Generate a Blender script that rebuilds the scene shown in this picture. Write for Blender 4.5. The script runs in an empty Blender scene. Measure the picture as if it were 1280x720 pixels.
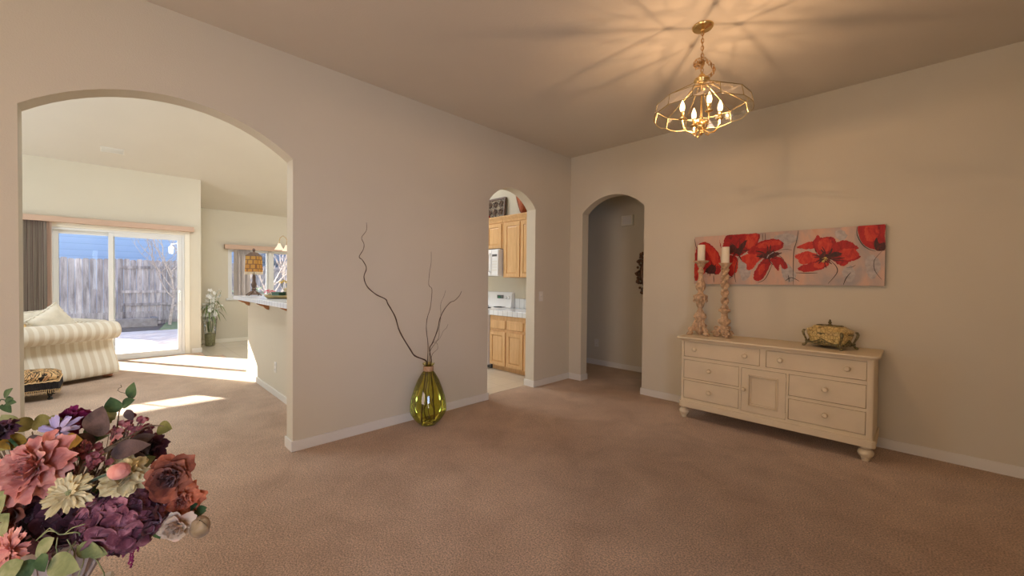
import bpy, bmesh, math, random
from mathutils import Vector, Matrix, Quaternion
PI = math.pi
rnd = random.Random(7)
COL = bpy.context.scene.collection
SC = bpy.context.scene

# ------------------------------------------------------------------ camera
F_PX, YAW, PITCH, ROLL = 501.7, math.radians(45.12), math.radians(.96), math.radians(-.60)
CAM = Vector((3.409, -4.530, 1.35))
FW0 = Vector((-math.sin(YAW), math.cos(YAW), 0)); RT = Vector((math.cos(YAW), math.sin(YAW), 0)); UPW = Vector((0, 0, 1))
FW = math.cos(PITCH) * FW0 - math.sin(PITCH) * UPW
UP = math.sin(PITCH) * FW0 + math.cos(PITCH) * UPW
_c, _s = math.cos(ROLL), math.sin(ROLL)
# image right/up axes after the roll
CX = _c * RT - _s * UP
CY = _s * RT + _c * UP
def at(px, py, depth):
    """world point seen at a pixel of the 1280x720 photo at a distance along the view axis"""
    return CAM + FW * depth + CX * ((px - 640) / F_PX * depth) + CY * ((360 - py) / F_PX * depth)
cam_d = bpy.data.cameras.new('camera'); cam_o = bpy.data.objects.new('camera', cam_d); COL.objects.link(cam_o)
cam_d.sensor_width = 36; cam_d.lens = F_PX / 1280 * 36; cam_d.clip_start = .05; cam_d.clip_end = 200
cam_o.matrix_world = Matrix.Translation(CAM) @ Matrix((CX, CY, -FW)).transposed().to_4x4()
SC.camera = cam_o

# ------------------------------------------------------------------ helpers
def rgb(h):
    """sRGB 0-255 triple -> linear"""
    return tuple(((c / 255) / 12.92 if c / 255 <= .04045 else ((c / 255 + .055) / 1.055) ** 2.4) for c in h)

class NT:
    def __init__(s, name):
        s.m = bpy.data.materials.new(name); s.m.use_nodes = True; s.t = s.m.node_tree; s.t.nodes.clear()
        s.out = s.t.nodes.new('ShaderNodeOutputMaterial')
    def n(s, typ, ins=None, **kw):
        nd = s.t.nodes.new(typ)
        for k, v in kw.items(): setattr(nd, k, v)
        if ins:
            for k, v in ins.items():
                sock = nd.inputs[k]
                if isinstance(v, bpy.types.NodeSocket): s.t.links.new(v, sock)
                else: sock.default_value = v
        return nd
    def link(s, a, b): s.t.links.new(a, b)
    def coord(s, scale=(1, 1, 1), rot=(0, 0, 0)):
        tc = s.n('ShaderNodeTexCoord'); mp = s.n('ShaderNodeMapping', {'Vector': tc.outputs['Object'], 'Scale': scale, 'Rotation': rot}); return mp.outputs[0]
    def noise(s, vec, scale, detail=3, rough=.5, dist=0):
        return s.n('ShaderNodeTexNoise', {'Vector': vec, 'Scale': scale, 'Detail': detail, 'Roughness': rough, 'Distortion': dist}).outputs['Fac']
    def ramp(s, fac, stops, interp='LINEAR'):
        r = s.n('ShaderNodeValToRGB', {'Fac': fac}); cr = r.color_ramp; cr.interpolation = interp
        while len(cr.elements) < len(stops): cr.elements.new(.5)
        for e, (p, c) in zip(cr.elements, stops): e.position = p; e.color = (*c[:3], 1)
        return r.outputs['Color']
    def math(s, op, a, b=None):
        d = {0: a}
        if b is not None: d[1] = b
        return s.n('ShaderNodeMath', d, operation=op).outputs[0]
    def mix(s, fac, a, b, bt='MIX'):
        m = s.n('ShaderNodeMix', data_type='RGBA', blend_type=bt)
        for k, v in ((0, fac), (6, a), (7, b)):
            if isinstance(v, bpy.types.NodeSocket): s.t.links.new(v, m.inputs[k])
            else: m.inputs[k].default_value = v if k == 0 else (*v[:3], 1)
        return m.outputs[2]
    def bump(s, h, dist=.002, strength=.5):
        return s.n('ShaderNodeBump', {'Height': h, 'Distance': dist, 'Strength': strength}).outputs[0]
    def bsdf(s, color, rough=.6, metal=0, normal=None, spec=.5, sub=0, **extra):
        b = s.n('ShaderNodeBsdfPrincipled')
        def put(k, v):
            if isinstance(v, bpy.types.NodeSocket): s.t.links.new(v, b.inputs[k])
            else: b.inputs[k].default_value = v
        put('Base Color', color if isinstance(color, bpy.types.NodeSocket) else (*color[:3], 1))
        put('Roughness', rough); put('Metallic', metal); put('Specular IOR Level', spec)
        if normal is not None: put('Normal', normal)
        for k, v in extra.items(): put(k, v)
        s.t.links.new(b.outputs[0], s.out.inputs[0]); return b

def simple(name, col, rough=.6, metal=0, var=.12, nscale=6, bump=0, bscale=80, spec=.5, **ex):
    """procedural paint-like material: the base colour with a soft mottling and an optional fine bump"""
    t = NT(name); v = t.coord(); f = t.noise(v, nscale, 4)
    c = t.ramp(f, [(.3, tuple(x * (1 - var) for x in col)), (.7, tuple(min(1, x * (1 + var)) for x in col))])
    nm = t.bump(t.noise(v, bscale, 4), bump, .6) if bump else None
    t.bsdf(c, rough, metal, nm, spec, **ex); return t.m

MAT = {}
MAT['wall'] = simple('wall_paint', (.60, .555, .445), .85, var=.015, nscale=2, bump=.0015, bscale=120, spec=.2)
MAT['ceiling'] = simple('ceiling_paint', (.64, .60, .52), .9, var=.015, nscale=2, bump=.0015, bscale=90, spec=.1)
MAT['trim'] = simple('trim_paint', (.68, .66, .60), .45, var=.02, nscale=3)
MAT['vinyl'] = simple('white_vinyl', (.70, .71, .69), .35, var=.02, nscale=3)
MAT['casing'] = simple('cream_casing', (.76, .72, .60), .5, var=.02, nscale=3)

def carpet():
    t = NT('carpet_pile'); v = t.coord()
    big = t.noise(v, .9, 2, .5, .4); mid = t.noise(v, 3.4, 6, .62, .5); fine = t.noise(v, 120, 3, .75)
    f = t.math('ADD', t.math('MULTIPLY', big, .45), t.math('MULTIPLY', mid, .55))
    c = t.ramp(f, [(.34, (.52, .345, .225)), (.5, (.66, .465, .32)), (.66, (.78, .57, .405))])
    sp = t.ramp(fine, [(.38, (.45, .43, .41)), (.62, (1.45, 1.45, 1.45))])
    c = t.mix(.8, c, sp, 'MULTIPLY')
    nm = t.bump(t.math('ADD', fine, t.math('MULTIPLY', t.noise(v, 45, 3), .6)), .02, 1.0)
    t.bsdf(c, 1, 0, nm, .05, **{'Sheen Weight': .25, 'Sheen Roughness': .6}); return t.m
MAT['carpet'] = carpet()

def vinylfloor():
    t = NT('kitchen_floor_sheet'); v = t.coord()
    b = t.n('ShaderNodeTexBrick', {'Vector': v, 'Color1': (.62, .55, .44, 1), 'Color2': (.60, .53, .42, 1), 'Mortar': (.50, .44, .35, 1), 'Scale': 1.0, 'Mortar Size': .004, 'Brick Width': .33, 'Row Height': .33}, offset=0)
    t.bsdf(b.outputs['Color'], .16, 0, None, .5); return t.m
MAT['kfloor'] = vinylfloor()

def wood(name, c1, c2, rough=.4, scale=(14, 14, 1.2)):
    t = NT(name); v = t.coord(scale); f = t.noise(v, 2.2, 5, .6, 1.2)
    c = t.ramp(f, [(.3, c1), (.72, c2)]); t.bsdf(c, rough, 0, t.bump(f, .0006, .4), .4); return t.m
MAT['oak'] = wood('honey_oak', (.56, .32, .13), (.74, .47, .22))
MAT['oak_dark'] = wood('corbel_wood', (.36, .15, .055), (.47, .21, .08))
MAT['bark'] = wood('twig_bark', (.045, .028, .02), (.12, .075, .05), .8, (40, 40, 8))

def tiles(name, tile, grout, size, mort=.006, rough=.15):
    t = NT(name); v = t.coord()
    b = t.n('ShaderNodeTexBrick', {'Vector': v, 'Color1': (*tile, 1), 'Color2': tuple(x * .97 for x in tile) + (1,), 'Mortar': (*grout, 1), 'Scale': 1, 'Mortar Size': mort, 'Brick Width': size, 'Row Height': size}, offset=0)
    t.bsdf(b.outputs['Color'], rough); return t.m
MAT['tile'] = tiles('white_glazed_tile', (.72, .74, .75), (.50, .51, .52), .1)
MAT['brass'] = simple('polished_brass', (.78, .56, .24), .22, 1, .08, 20)
MAT['antique_brass'] = simple('antique_brass', (.60, .38, .17), .35, 1, .15, 30)
MAT['white_app'] = simple('white_enamel', (.80, .80, .79), .25, var=.01)
MAT['black'] = simple('black_gloss', (.012, .012, .013), .2, var=.1)
MAT['darkgrey'] = simple('dark_grey', (.08, .08, .08), .5)

def thin_glass(name, tint, edge, gloss=.08, rough=0.02):
    """a thin pane or shell: mostly lets light through, tinted, darker where seen edge-on, with a reflection"""
    t = NT(name); lw = t.n('ShaderNodeLayerWeight', {'Blend': .35})
    c = t.mix(lw.outputs['Facing'], tint, edge)
    tr = t.n('ShaderNodeBsdfTransparent', {'Color': c}); gl = t.n('ShaderNodeBsdfGlossy', {'Color': (1, 1, 1, 1), 'Roughness': rough})
    fr = t.n('ShaderNodeFresnel', {'IOR': 1.45}); fac = t.math('MINIMUM', t.math('ADD', t.math('MULTIPLY', fr.outputs[0], 1.0), gloss * .3), .9)
    mx = t.n('ShaderNodeMixShader', {0: fac, 1: tr.outputs[0], 2: gl.outputs[0]}); t.link(mx.outputs[0], t.out.inputs[0]); return t.m
MAT['pane'] = thin_glass('window_glass', (.97, .98, .98), (.85, .9, .9), .05)
MAT['clear'] = thin_glass('clear_vase_glass', (.97, .98, .97), (.80, .84, .82), .1)
MAT['shadeglass'] = thin_glass('lamp_shade_glass', (.95, .93, .88), (.75, .72, .62), .35)
MAT['green_glass'] = thin_glass('olive_green_glass', (.90, .90, .36), (.55, .58, .08), .08)

def emit(name, col, strength, mixt=0):
    t = NT(name); e = t.n('ShaderNodeEmission', {'Color': (*col, 1), 'Strength': strength})
    if mixt:
        tr = t.n('ShaderNodeBsdfTransparent', {'Color': (1, 1, 1, 1)}); m = t.n('ShaderNodeMixShader', {0: 1 - mixt, 1: tr.outputs[0], 2: e.outputs[0]}); t.link(m.outputs[0], t.out.inputs[0])
    else: t.link(e.outputs[0], t.out.inputs[0])
    return t.m

class MB:
    """collects shapes and links them as one mesh object"""
    def __init__(s): s.bm = bmesh.new(); s.mi = 0
    def _add(s, vs, fs, M=None):
        bv = [s.bm.verts.new((M @ Vector(v)) if M is not None else v) for v in vs]
        for f in fs:
            try:
                fa = s.bm.faces.new([bv[i] for i in f]); fa.material_index = s.mi
            except ValueError: pass
        return s
    def box(s, x0, x1, y0, y1, z0, z1, M=None):
        v = [(x0, y0, z0), (x1, y0, z0), (x1, y1, z0), (x0, y1, z0), (x0, y0, z1), (x1, y0, z1), (x1, y1, z1), (x0, y1, z1)]
        return s._add(v, [(3, 2, 1, 0), (4, 5, 6, 7), (0, 1, 5, 4), (1, 2, 6, 5), (2, 3, 7, 6), (3, 0, 4, 7)], M)
    def lathe(s, prof, n=24, M=None, sx=1, sy=1, caps=True):
        vs = []; fs = []
        for r, z in prof:
            for k in range(n):
                a = 2 * PI * k / n; vs.append((r * math.cos(a) * sx, r * math.sin(a) * sy, z))
        for i in range(len(prof) - 1):
            for k in range(n):
                a = i * n + k; b = i * n + (k + 1) % n; fs.append((a, b, b + n, a + n))
        if caps:
            if prof[0][0] > 1e-5: fs.append(tuple(reversed(range(n))))
            if prof[-1][0] > 1e-5: fs.append(tuple(range((len(prof) - 1) * n, len(prof) * n)))
        return s._add(vs, fs, M)
    def tube(s, pts, r, n=8, M=None, closed=False):
        pts = [Vector(p) for p in pts]; N = len(pts); rr = r if isinstance(r, (list, tuple)) else [r] * N
        up = None; vs = []; fs = []
        for i, p in enumerate(pts):
            a = pts[(i - 1) % N] if (i > 0 or closed) else p; b = pts[(i + 1) % N] if (i < N - 1 or closed) else p
            d = (b - a).normalized()
            if up is None: up = d.orthogonal().normalized()
            up = (up - d * up.dot(d)); up = up.normalized() if up.length > 1e-6 else d.orthogonal().normalized()
            w = d.cross(up)
            for k in range(n):
                t = 2 * PI * k / n; vs.append(p + (up * math.cos(t) + w * math.sin(t)) * rr[i])
        M_ = N if closed else N - 1
        for i in range(M_):
            j = (i + 1) % N
            for k in range(n): fs.append((i * n + k, i * n + (k + 1) % n, j * n + (k + 1) % n, j * n + k))
        if not closed: fs += [tuple(reversed(range(n))), tuple(range((N - 1) * n, N * n))]
        return s._add(vs, fs, M)
    def prism(s, poly, a, b, axis='y', M=None):
        """2-D outline extruded from a to b along an axis; outline coords are the other two axes in xyz order"""
        def P(u, v, w): return {'x': (w, u, v), 'y': (u, w, v), 'z': (u, v, w)}[axis]
        n = len(poly); vs = [P(u, v, a) for u, v in poly] + [P(u, v, b) for u, v in poly]
        fs = [tuple(range(n)), tuple(reversed(range(n, 2 * n)))] + [(i, i + n, (i + 1) % n + n, (i + 1) % n) for i in range(n)]
        return s._add(vs, fs, M)
    def ball(s, c, r, n=12, m=8, M=None):
        r = r if isinstance(r, (tuple, list)) else (r, r, r); vs = []; fs = []
        for i in range(m + 1):
            ph = PI * i / m - PI / 2
            for k in range(n):
                t = 2 * PI * k / n; vs.append((c[0] + r[0] * math.cos(ph) * math.cos(t), c[1] + r[1] * math.cos(ph) * math.sin(t), c[2] + r[2] * math.sin(ph)))
        for i in range(m):
            for k in range(n): fs.append((i * n + k, i * n + (k + 1) % n, (i + 1) * n + (k + 1) % n, (i + 1) * n + k))
        return s._add(vs, fs, M)
    def grid(s, fn, nu, nv, M=None, wrap=False):
        vs = [fn(i / nu, j / nv) for j in range(nv + 1) for i in range(nu + 1)]
        fs = [(j * (nu + 1) + i, j * (nu + 1) + i + 1, (j + 1) * (nu + 1) + i + 1, (j + 1) * (nu + 1) + i) for j in range(nv) for i in range(nu)]
        return s._add(vs, fs, M)
    def build(s, name, mats, parent=None, bevel=0, smooth=40, solid=0, sub=0, weld=True):
        bm = s.bm
        if weld: bmesh.ops.remove_doubles(bm, verts=bm.verts, dist=1e-5)
        if not solid: bmesh.ops.recalc_face_normals(bm, faces=bm.faces)
        me = bpy.data.meshes.new(name); bm.to_mesh(me); bm.free()
        for m in (mats if isinstance(mats, (list, tuple)) else [mats]): me.materials.append(MAT[m] if isinstance(m, str) else m)
        o = bpy.data.objects.new(name, me); COL.objects.link(o)
        if parent: o.parent = parent
        if smooth:
            me.polygons.foreach_set('use_smooth', [True] * len(me.polygons)); me.set_sharp_from_angle(angle=math.radians(smooth))
        if solid:
            md = o.modifiers.new('solid', 'SOLIDIFY'); md.thickness = solid; md.offset = 0
        if bevel:
            md = o.modifiers.new('bevel', 'BEVEL'); md.width = bevel; md.segments = 2; md.limit_method = 'ANGLE'; md.angle_limit = math.radians(50); md.harden_normals = False
        if sub:
            md = o.modifiers.new('sub', 'SUBSURF'); md.levels = sub; md.render_levels = sub
        return o

def tag(o, label=None, cat=None, group=None, kind=None):
    if label: o['label'] = label
    if cat: o['category'] = cat
    if group: o['group'] = group
    if kind: o['kind'] = kind
    return o
def thing(name, label, cat, loc=(0, 0, 0), rz=0, group=None):
    o = bpy.data.objects.new(name, None); COL.objects.link(o); o.location = loc; o.rotation_euler = (0, 0, rz); o.empty_display_size = .1
    return tag(o, label, cat, group)
def struct(o, label=None): return tag(o, label, None, None, 'structure')
def T(x, y, z): return Matrix.Translation((x, y, z))
def R(a, ax): return Matrix.Rotation(a, 4, ax)

# ------------------------------------------------------------------ room shell
H = 3.07; TW = .15
def arch_pts(a, b, spring, apex, n=20):
    """points along the arch from b side to a side"""
    w = (b - a) / 2; rise = apex - spring; r = (w * w + rise * rise) / (2 * rise); cz = apex - r; c = (a + b) / 2
    t0 = math.asin(w / r)
    return [(c + r * math.sin(t), cz + r * math.cos(t)) for t in [(-t0 + 2 * t0 * i / n) for i in range(n + 1)]]
def arched_wall(name, lo, hi, top, arches, axis, a, b, mat='wall', label=None):
    poly = [(lo, 0)]
    for (u0, u1, sp, ap) in arches: poly += [(u0, 0)] + arch_pts(u0, u1, sp, ap) + [(u1, 0)]
    poly += [(hi, 0), (hi, top), (lo, top)]
    m = MB(); m.prism(poly, a, b, axis)
    o = m.build(name, mat, smooth=30); bm = bmesh.new(); bm.from_mesh(o.data); bmesh.ops.triangulate(bm, faces=[f for f in bm.faces if len(f.verts) > 4]); bm.to_mesh(o.data); bm.free()
    return struct(o, label)
BIG = (-4.887, -3.537, 2.275, 2.522); KIT = (-1.516, -.728, 2.262, 2.462); HALL = (.203, 1.098, 2.275, 2.472)
XR = 5.6; YR = -7.6
HF = 4.35
arched_wall('wall_left', YR - .15, .0, HF, [BIG, KIT], 'x', -TW, 0)
arched_wall('wall_back', -TW, XR + .15, HF - .6, [HALL], 'y', .0, .14)

def strip(name, boxes, mat='trim', bevel=.003, label=None):
    m = MB()
    for b in boxes: m.box(*b)
    return struct(m.build(name, mat, bevel=bevel), label)
bt, bh = .013, .083
for nm, y0, y1 in (('baseboard_left', BIG[1], KIT[0]), ('baseboard_left', KIT[1], -.0), ('baseboard_left', YR, BIG[0])):
    m = MB(); e0 = bt if y0 in (BIG[1], KIT[1]) else 0; e1 = bt if y1 in (KIT[0], BIG[0]) else 0
    m.box(-.0, bt, y0 - e0, y1 + e1, 0, bh)
    if e0: m.box(-TW - bt, .001, y0 - bt, y0, 0, bh)
    if e1: m.box(-TW - bt, .001, y1, y1 + bt, 0, bh)
    struct(m.build(nm, 'trim', bevel=.003))
for nm, x0, x1 in (('baseboard_back', bt, HALL[0]), ('baseboard_back', HALL[1], XR)):
    m = MB(); e1 = bt if x1 == HALL[0] else 0; e0 = bt if x0 == HALL[1] else 0
    m.box(x0 - e0, x1 + e1, -bt, 0, 0, bh)
    if e1: m.box(x1, x1 + bt, -.001, .14 + bt, 0, bh)
    if e0: m.box(x0 - bt, x0, -.001, .14 + bt, 0, bh)
    struct(m.build(nm, 'trim', bevel=.003))
# dining room ceiling, floor
struct(MB().box(-.001, XR, YR, .001, H, H + .1).build('ceiling', 'ceiling'))
m = MB(); m.box(-TW - .01 - 5.60, XR, YR, 0.0, -.08, 0); m.box(-.3, XR, 0.0, 1.115, -.08, 0)
fl = m.build('floor', 'carpet'); struct(fl)
# trim carpet under kitchen: kitchen floor lies slightly higher as a sheet
m = MB(); m.prism([(-.135, -1.50), (-.135, -.745), (-.15, -.745), (-.15, .14), (-6.85, .14), (-6.85, -3.39), (-5.2, -3.39), (-5.2, -3.16), (-.15, -3.16), (-.15, -1.50)], -.05, .004, 'z'); struct(m.build('floor_kitchen', 'kfloor', smooth=0))
# right and rear walls of the dining room, with window openings behind the camera
def wall_with_hole(name, axis, pos, th, lo, hi, top, holes, mat='wall'):
    """holes: (u0,u1,z0,z1) sorted along u"""
    m = MB(); cur = lo
    def bx(u0, u1, z0, z1):
        if u1 - u0 < 1e-4 or z1 - z0 < 1e-4: return
        if axis == 'x': m.box(pos, pos + th, u0, u1, z0, z1)
        else: m.box(u0, u1, pos, pos + th, z0, z1)
    for (u0, u1, z0, z1) in holes:
        bx(cur, u0, 0, top); bx(u0, u1, 0, z0); bx(u0, u1, z1, top); cur = u1
    bx(cur, hi, 0, top); return struct(m.build(name, mat, smooth=0))
wall_with_hole('wall_right', 'x', XR, .15, YR, 0, H + .1, [(-6.6, -4.9, .9, 2.3)])
wall_with_hole('wall_rear', 'y', YR - .15, .15, 0, XR + .15, H + .1, [(1.2, 3.4, .6, 2.4)])

# family room / kitchen / nook shell
DX = -5.74; NX = -6.82; DYE = -3.39
wall_with_hole('wall_family_window', 'x', DX - .12, .12, YR - .15, DYE, HF, [(-7.30, -5.83, 1.86, 2.30), (-5.20, -3.62, 0, 2.10)])
struct(MB().box(NX - .12, DX - .12, DYE - .12, DYE, -.08, HF).build('wall_nook_return', 'wall', smooth=0))
wall_with_hole('wall_nook', 'x', NX - .12, .12, DYE, .26, HF, [(-2.80, -.95, .93, 1.99)])
struct(MB().box(NX, -TW, .12, .26, -.08, HF).build('wall_kitchen', 'wall', smooth=0))
struct(MB().box(DX - .12, -TW, YR - .3, YR - .15, -.08, HF).build('wall_family_rear', 'wall', smooth=0))
m = MB(); zs = lambda x: 3.12 + .325 * (x - DX)
m.prism([(NX - .12, zs(NX - .12)), (-2.8, zs(-2.8)), (-TW, zs(-2.8)), (-TW, zs(-2.8) + .1), (-2.8, zs(-2.8) + .1), (NX - .12, zs(NX - .12) + .1)], YR - .3, .26, 'y')
struct(m.build('ceiling_family', 'ceiling', smooth=0))
# baseboards there
m = MB(); m.box(DX, DX + bt, YR, -5.26, 0, bh); m.box(DX, DX + bt, -3.52, DYE + bt, 0, bh); m.box(NX + .2, DX + bt, DYE, DYE + bt, 0, bh); struct(m.build('baseboard_family', 'trim', bevel=.003))
struct(MB().box(NX, NX + bt, DYE + bt, .12, 0.004, bh).build('baseboard_nook', 'casing', bevel=.003))
# half wall of the breakfast bar
struct(MB().box(-3.12, -TW, -3.2, -3.06, 0, 1.06).build('wall_bar', 'wall', bevel=.008))
struct(MB().box(-3.12 - bt, -TW, -3.2 - bt, -3.2, 0, .075).box(-3.12 - bt, -3.12, -3.2, -3.06, 0, .075).build('baseboard_bar', 'trim', bevel=.003))
# hallway behind the back wall
HY = 1.10
struct(MB().box(-1.6, XR, HY, HY + .12, -.08, HF - .6).build('wall_hall', 'wall', smooth=0))
struct(MB().box(-1.62, XR, .14, HY, 2.74, 2.84).build('ceiling_hall', 'ceiling', smooth=0))
struct(MB().box(-1.62, -.3, .26, HY, -.08, 0).build('floor_hall', 'carpet', smooth=0))
struct(MB().box(-1.74, -1.62, .26, HY + .12, -.08, H).build('wall_hall_left', 'wall', smooth=0))
struct(MB().box(-1.62, XR, HY - bt, HY, 0, bh).build('baseboard_hall', 'trim', bevel=.003))
struct(MB().box(XR, XR + .15, 0, HY + .12, -.08, HF - .6).build('wall_hall_right', 'wall', smooth=0))

# ------------------------------------------------------------------ patio door (door_1) and nook window (window_1)
def frame_rect(m, x, y0, y1, z0, z1, w, d):
    m.box(x, x + d, y0, y0 + w, z0, z1); m.box(x, x + d, y1 - w, y1, z0, z1); m.box(x, x + d, y0 + w, y1 - w, z0, z0 + w); m.box(x, x + d, y0 + w, y1 - w, z1 - w, z1)
door = tag(thing('door_1', None, None, (DX, -4.41, 0)), 'white framed sliding glass patio door opening onto the fenced yard', None, None, 'structure')
Y0, Y1 = -5.20 + 4.41, -3.62 + 4.41
m = MB(); frame_rect(m, -.10, Y0, Y1, 0.0, 2.10, .035, .10); m.build('door_frame', 'vinyl', door, bevel=.003)
m = MB(); frame_rect(m, -.085, Y0 + .035, -.09, .035, 2.065, .055, .03); sash = m.build('fixed_panel', 'vinyl', door, bevel=.004)
MB().box(-.072, -.068, Y0 + .085, -.14, .088, 2.012).build('pane', 'pane', sash)
m = MB(); frame_rect(m, -.045, -.165, Y1 - .035, .035, 2.065, .06, .035); sash = m.build('sliding_panel', 'vinyl', door, bevel=.004)
MB().box(-.03, -.026, -.108, Y1 - .092, .093, 2.008).build('pane', 'pane', sash)
m = MB(); yh = Y1 - .065
m.tube([(-.01, yh, .93), (.03, yh - .005, .94), (.045, yh - .012, .97), (.045, yh - .012, 1.08), (.03, yh - .005, 1.11), (-.01, yh, 1.12)], .010, 8); m.box(-.012, .002, yh - .02, yh + .02, .90, 1.15)
m.build('door_handle', 'vinyl', door, bevel=.002)
m = MB(); m.box(0, .014, Y0 - .07, Y0, 0, 2.17); m.box(0, .014, Y1, Y1 + .07, 0, 2.17); m.box(0, .014, Y0, Y1, 2.10, 2.17); m.build('door_casing', 'casing', door, bevel=.003)

win = tag(thing('window_1', None, None, (NX, -1.875, .93)), 'white framed window in the breakfast nook behind the bar', None, None, 'structure')
m = MB(); frame_rect(m, -.1, -.925, .925, 0, 1.06, .035, .09); m.box(-.1, -.01, -.17, -.10, 0, 1.06); m.build('window_frame', 'vinyl', win, bevel=.003)
m = MB(); frame_rect(m, -.07, -.89, -.17, .035, 1.025, .04, .03); s1 = m.build('sash', 'vinyl', win, bevel=.003); MB().box(-.06, -.056, -.85, -.21, .075, .985).build('pane', 'pane', s1)
m = MB(); frame_rect(m, -.07, -.10, .89, .035, 1.025, .04, .03); s1 = m.build('sash', 'vinyl', win, bevel=.003); MB().box(-.06, -.056, -.06, .85, .075, .985).build('pane', 'pane', s1)
MB().box(0, .035, -.96, .96, -.045, 0).build('window_sill', 'vinyl', win, bevel=.004)
# high window of the family room (beside the sofa, left of the door; out of view, its sun patch is in view)
win = tag(thing('window_2', None, None, (DX, -6.565, 1.86)), 'narrow high window of the family room', None, None, 'structure')
m = MB(); frame_rect(m, -.1, -.735, .735, 0, .44, .02, .04); m.box(-.1, -.07, .20, .22, 0, .44); m.build('window_frame', 'vinyl', win)
MB().box(-.086, -.082, -.71, .71, .02, .42).build('pane', 'pane', win)

# valances and vertical blinds
MAT['valance'] = simple('valance_vinyl', (.52, .36, .26), .5, var=.03)
def blind_mat():
    t = NT('vertical_slat_vinyl'); v = t.coord(); f = t.noise(t.coord((60, 60, .5)), 3, 2)
    t.bsdf(t.ramp(f, [(.3, (.40, .29, .22)), (.7, (.56, .42, .34))]), .55); return t.m
MAT['slat'] = blind_mat()
va = thing('vertical_blind', 'tan vertical blind drawn aside at the left of the patio door', 'blind', (DX, -4.6, 0))
MB().box(.0, .10, -1.10, 1.105, 2.165, 2.25).build('valance', 'valance', va, bevel=.004)
for k in range(16):
    y = -.87 + k * .0168; M = T(.055, y, 0) @ R(math.radians(8 + 3 * math.sin(k * 2.1)), 'Z')
    MB().box(-.042, .042, -.0012, .0012, .03, 2.165, M).build('slat', 'slat', va)
M = T(.05, -.595, 0) @ R(math.radians(62), 'Z'); MB().box(-.03, .03, -.002, .002, .03, 2.165, M).build('slat', 'slat', va)
vb = thing('vertical_blind', 'short tan vertical blind at the left of the breakfast nook window', 'blind', (NX, -1.9, 0))
MB().box(.0, .10, -.97, 1.0, 1.965, 2.06).build('valance', 'valance', vb, bevel=.004)
MAT['slat2'] = simple('nook_slat_vinyl', (.52, .47, .44), .55, var=.05)
for k in range(9):
    y = -.78 + k * .03; M = T(.055, y, 0) @ R(math.radians(35 + 5 * math.sin(k * 2.1)), 'Z')
    MB().box(-.042, .042, -.0012, .0012, .96, 1.965, M).build('slat', 'slat2', vb)

# ceiling vent of the family room
vt = thing('ceiling_vent', 'small white air vent on the sloped family room ceiling', 'vent', (-5.25, -4.52, zs(-5.25)), 0)
vt.rotation_euler = (0, -math.atan(.325), 0)
m = MB(); m.box(-.07, .07, -.13, .13, -.008, 0)
for k in range(6): m.box(-.055 + k * .02, -.049 + k * .02, -.115, .115, -.013, -.008)
m.build('grille', 'trim', vt)

# ------------------------------------------------------------------ outside
def paver():
    t = NT('brick_pavers'); v = t.coord((1, 1, 1), (0, 0, .4))
    b = t.n('ShaderNodeTexBrick', {'Vector': v, 'Color1': (.50, .38, .36, 1), 'Color2': (.60, .52, .50, 1), 'Mortar': (.36, .33, .32, 1), 'Scale': 1, 'Mortar Size': .01, 'Brick Width': .3, 'Row Height': .15})
    t.bsdf(t.mix(.25, b.outputs['Color'], t.ramp(t.noise(v, 2.5, 4), [(.3, (.4, .4, .42)), (.7, (.75, .72, .7))])), .85); return t.m
MAT['paver'] = paver()
MAT['grass'] = simple('lawn', (.16, .20, .10), .9, var=.35, nscale=40, bump=.02, bscale=120)
MAT['soil'] = simple('garden_soil', (.10, .085, .08), .95, var=.3, nscale=8, bump=.02, bscale=30)
MAT['stone'] = simple('planter_stone', (.22, .21, .22), .85, var=.25, nscale=9, bump=.01, bscale=40)
struct(MB().box(-11.3, DX - .12, -14, 6, -.2, -.1).build('floor_patio', 'paver', smooth=0), 'red brick patio outside the sliding door')
struct(MB().box(-40, -11.3, -20, 20, -.24, -.14).build('floor_yard', 'soil', smooth=0), 'bare ground of the yard')
m = MB(); m.prism([(-11.28, -3.62), (-13.6, -3.3), (-13.6, 5.5), (-11.28, 5.5)], -.14, -.085, 'z'); m.build('lawn', 'grass'); tag(bpy.data.objects['lawn'], 'green lawn along the patio outside the sliding door', 'lawn', None, 'stuff')
pb = thing('raised_planter', 'low grey stone planter edge in front of the weathered fence', 'planter', (-13.0, -4.4, -.14))
m = MB(); m.box(-.10, .05, -1.9, .85, 0, .26); m.box(-.6, -.1, .72, .85, 0, .26); m.build('edging', 'stone', pb, bevel=.01); MB().box(-.6, -.1, -1.9, .72, 0, .20).build('soil_bed', 'soil', pb)
def fencewood():
    t = NT('weathered_boards'); v = t.coord((9, 9, .9)); f = t.noise(v, 1.6, 5, .65, .8); k = t.noise(t.coord((1, 7, 1)), 1.0, 1)
    c = t.ramp(f, [(.28, (.14, .13, .145)), (.5, (.36, .34, .36)), (.72, (.56, .54, .55))]); c = t.mix(.5, c, t.ramp(k, [(.35, (.5, .5, .5)), (.65, (1.1, 1.1, 1.1))]), 'MULTIPLY')
    oi = t.n('ShaderNodeObjectInfo'); c = t.mix(.8, c, t.ramp(oi.outputs['Random'], [(0, (.55, .55, .58)), (1, (1.15, 1.12, 1.1))]), 'MULTIPLY')
    t.bsdf(c, .9, 0, t.bump(f, .003, .6), .1); return t.m
MAT['fence'] = fencewood()
fe = thing('board_fence', 'weathered grey dog-eared board fence across the back yard', 'fence', (-13.8, -2.5, -.14))
rn = random.Random(3); y = -7.0
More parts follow.
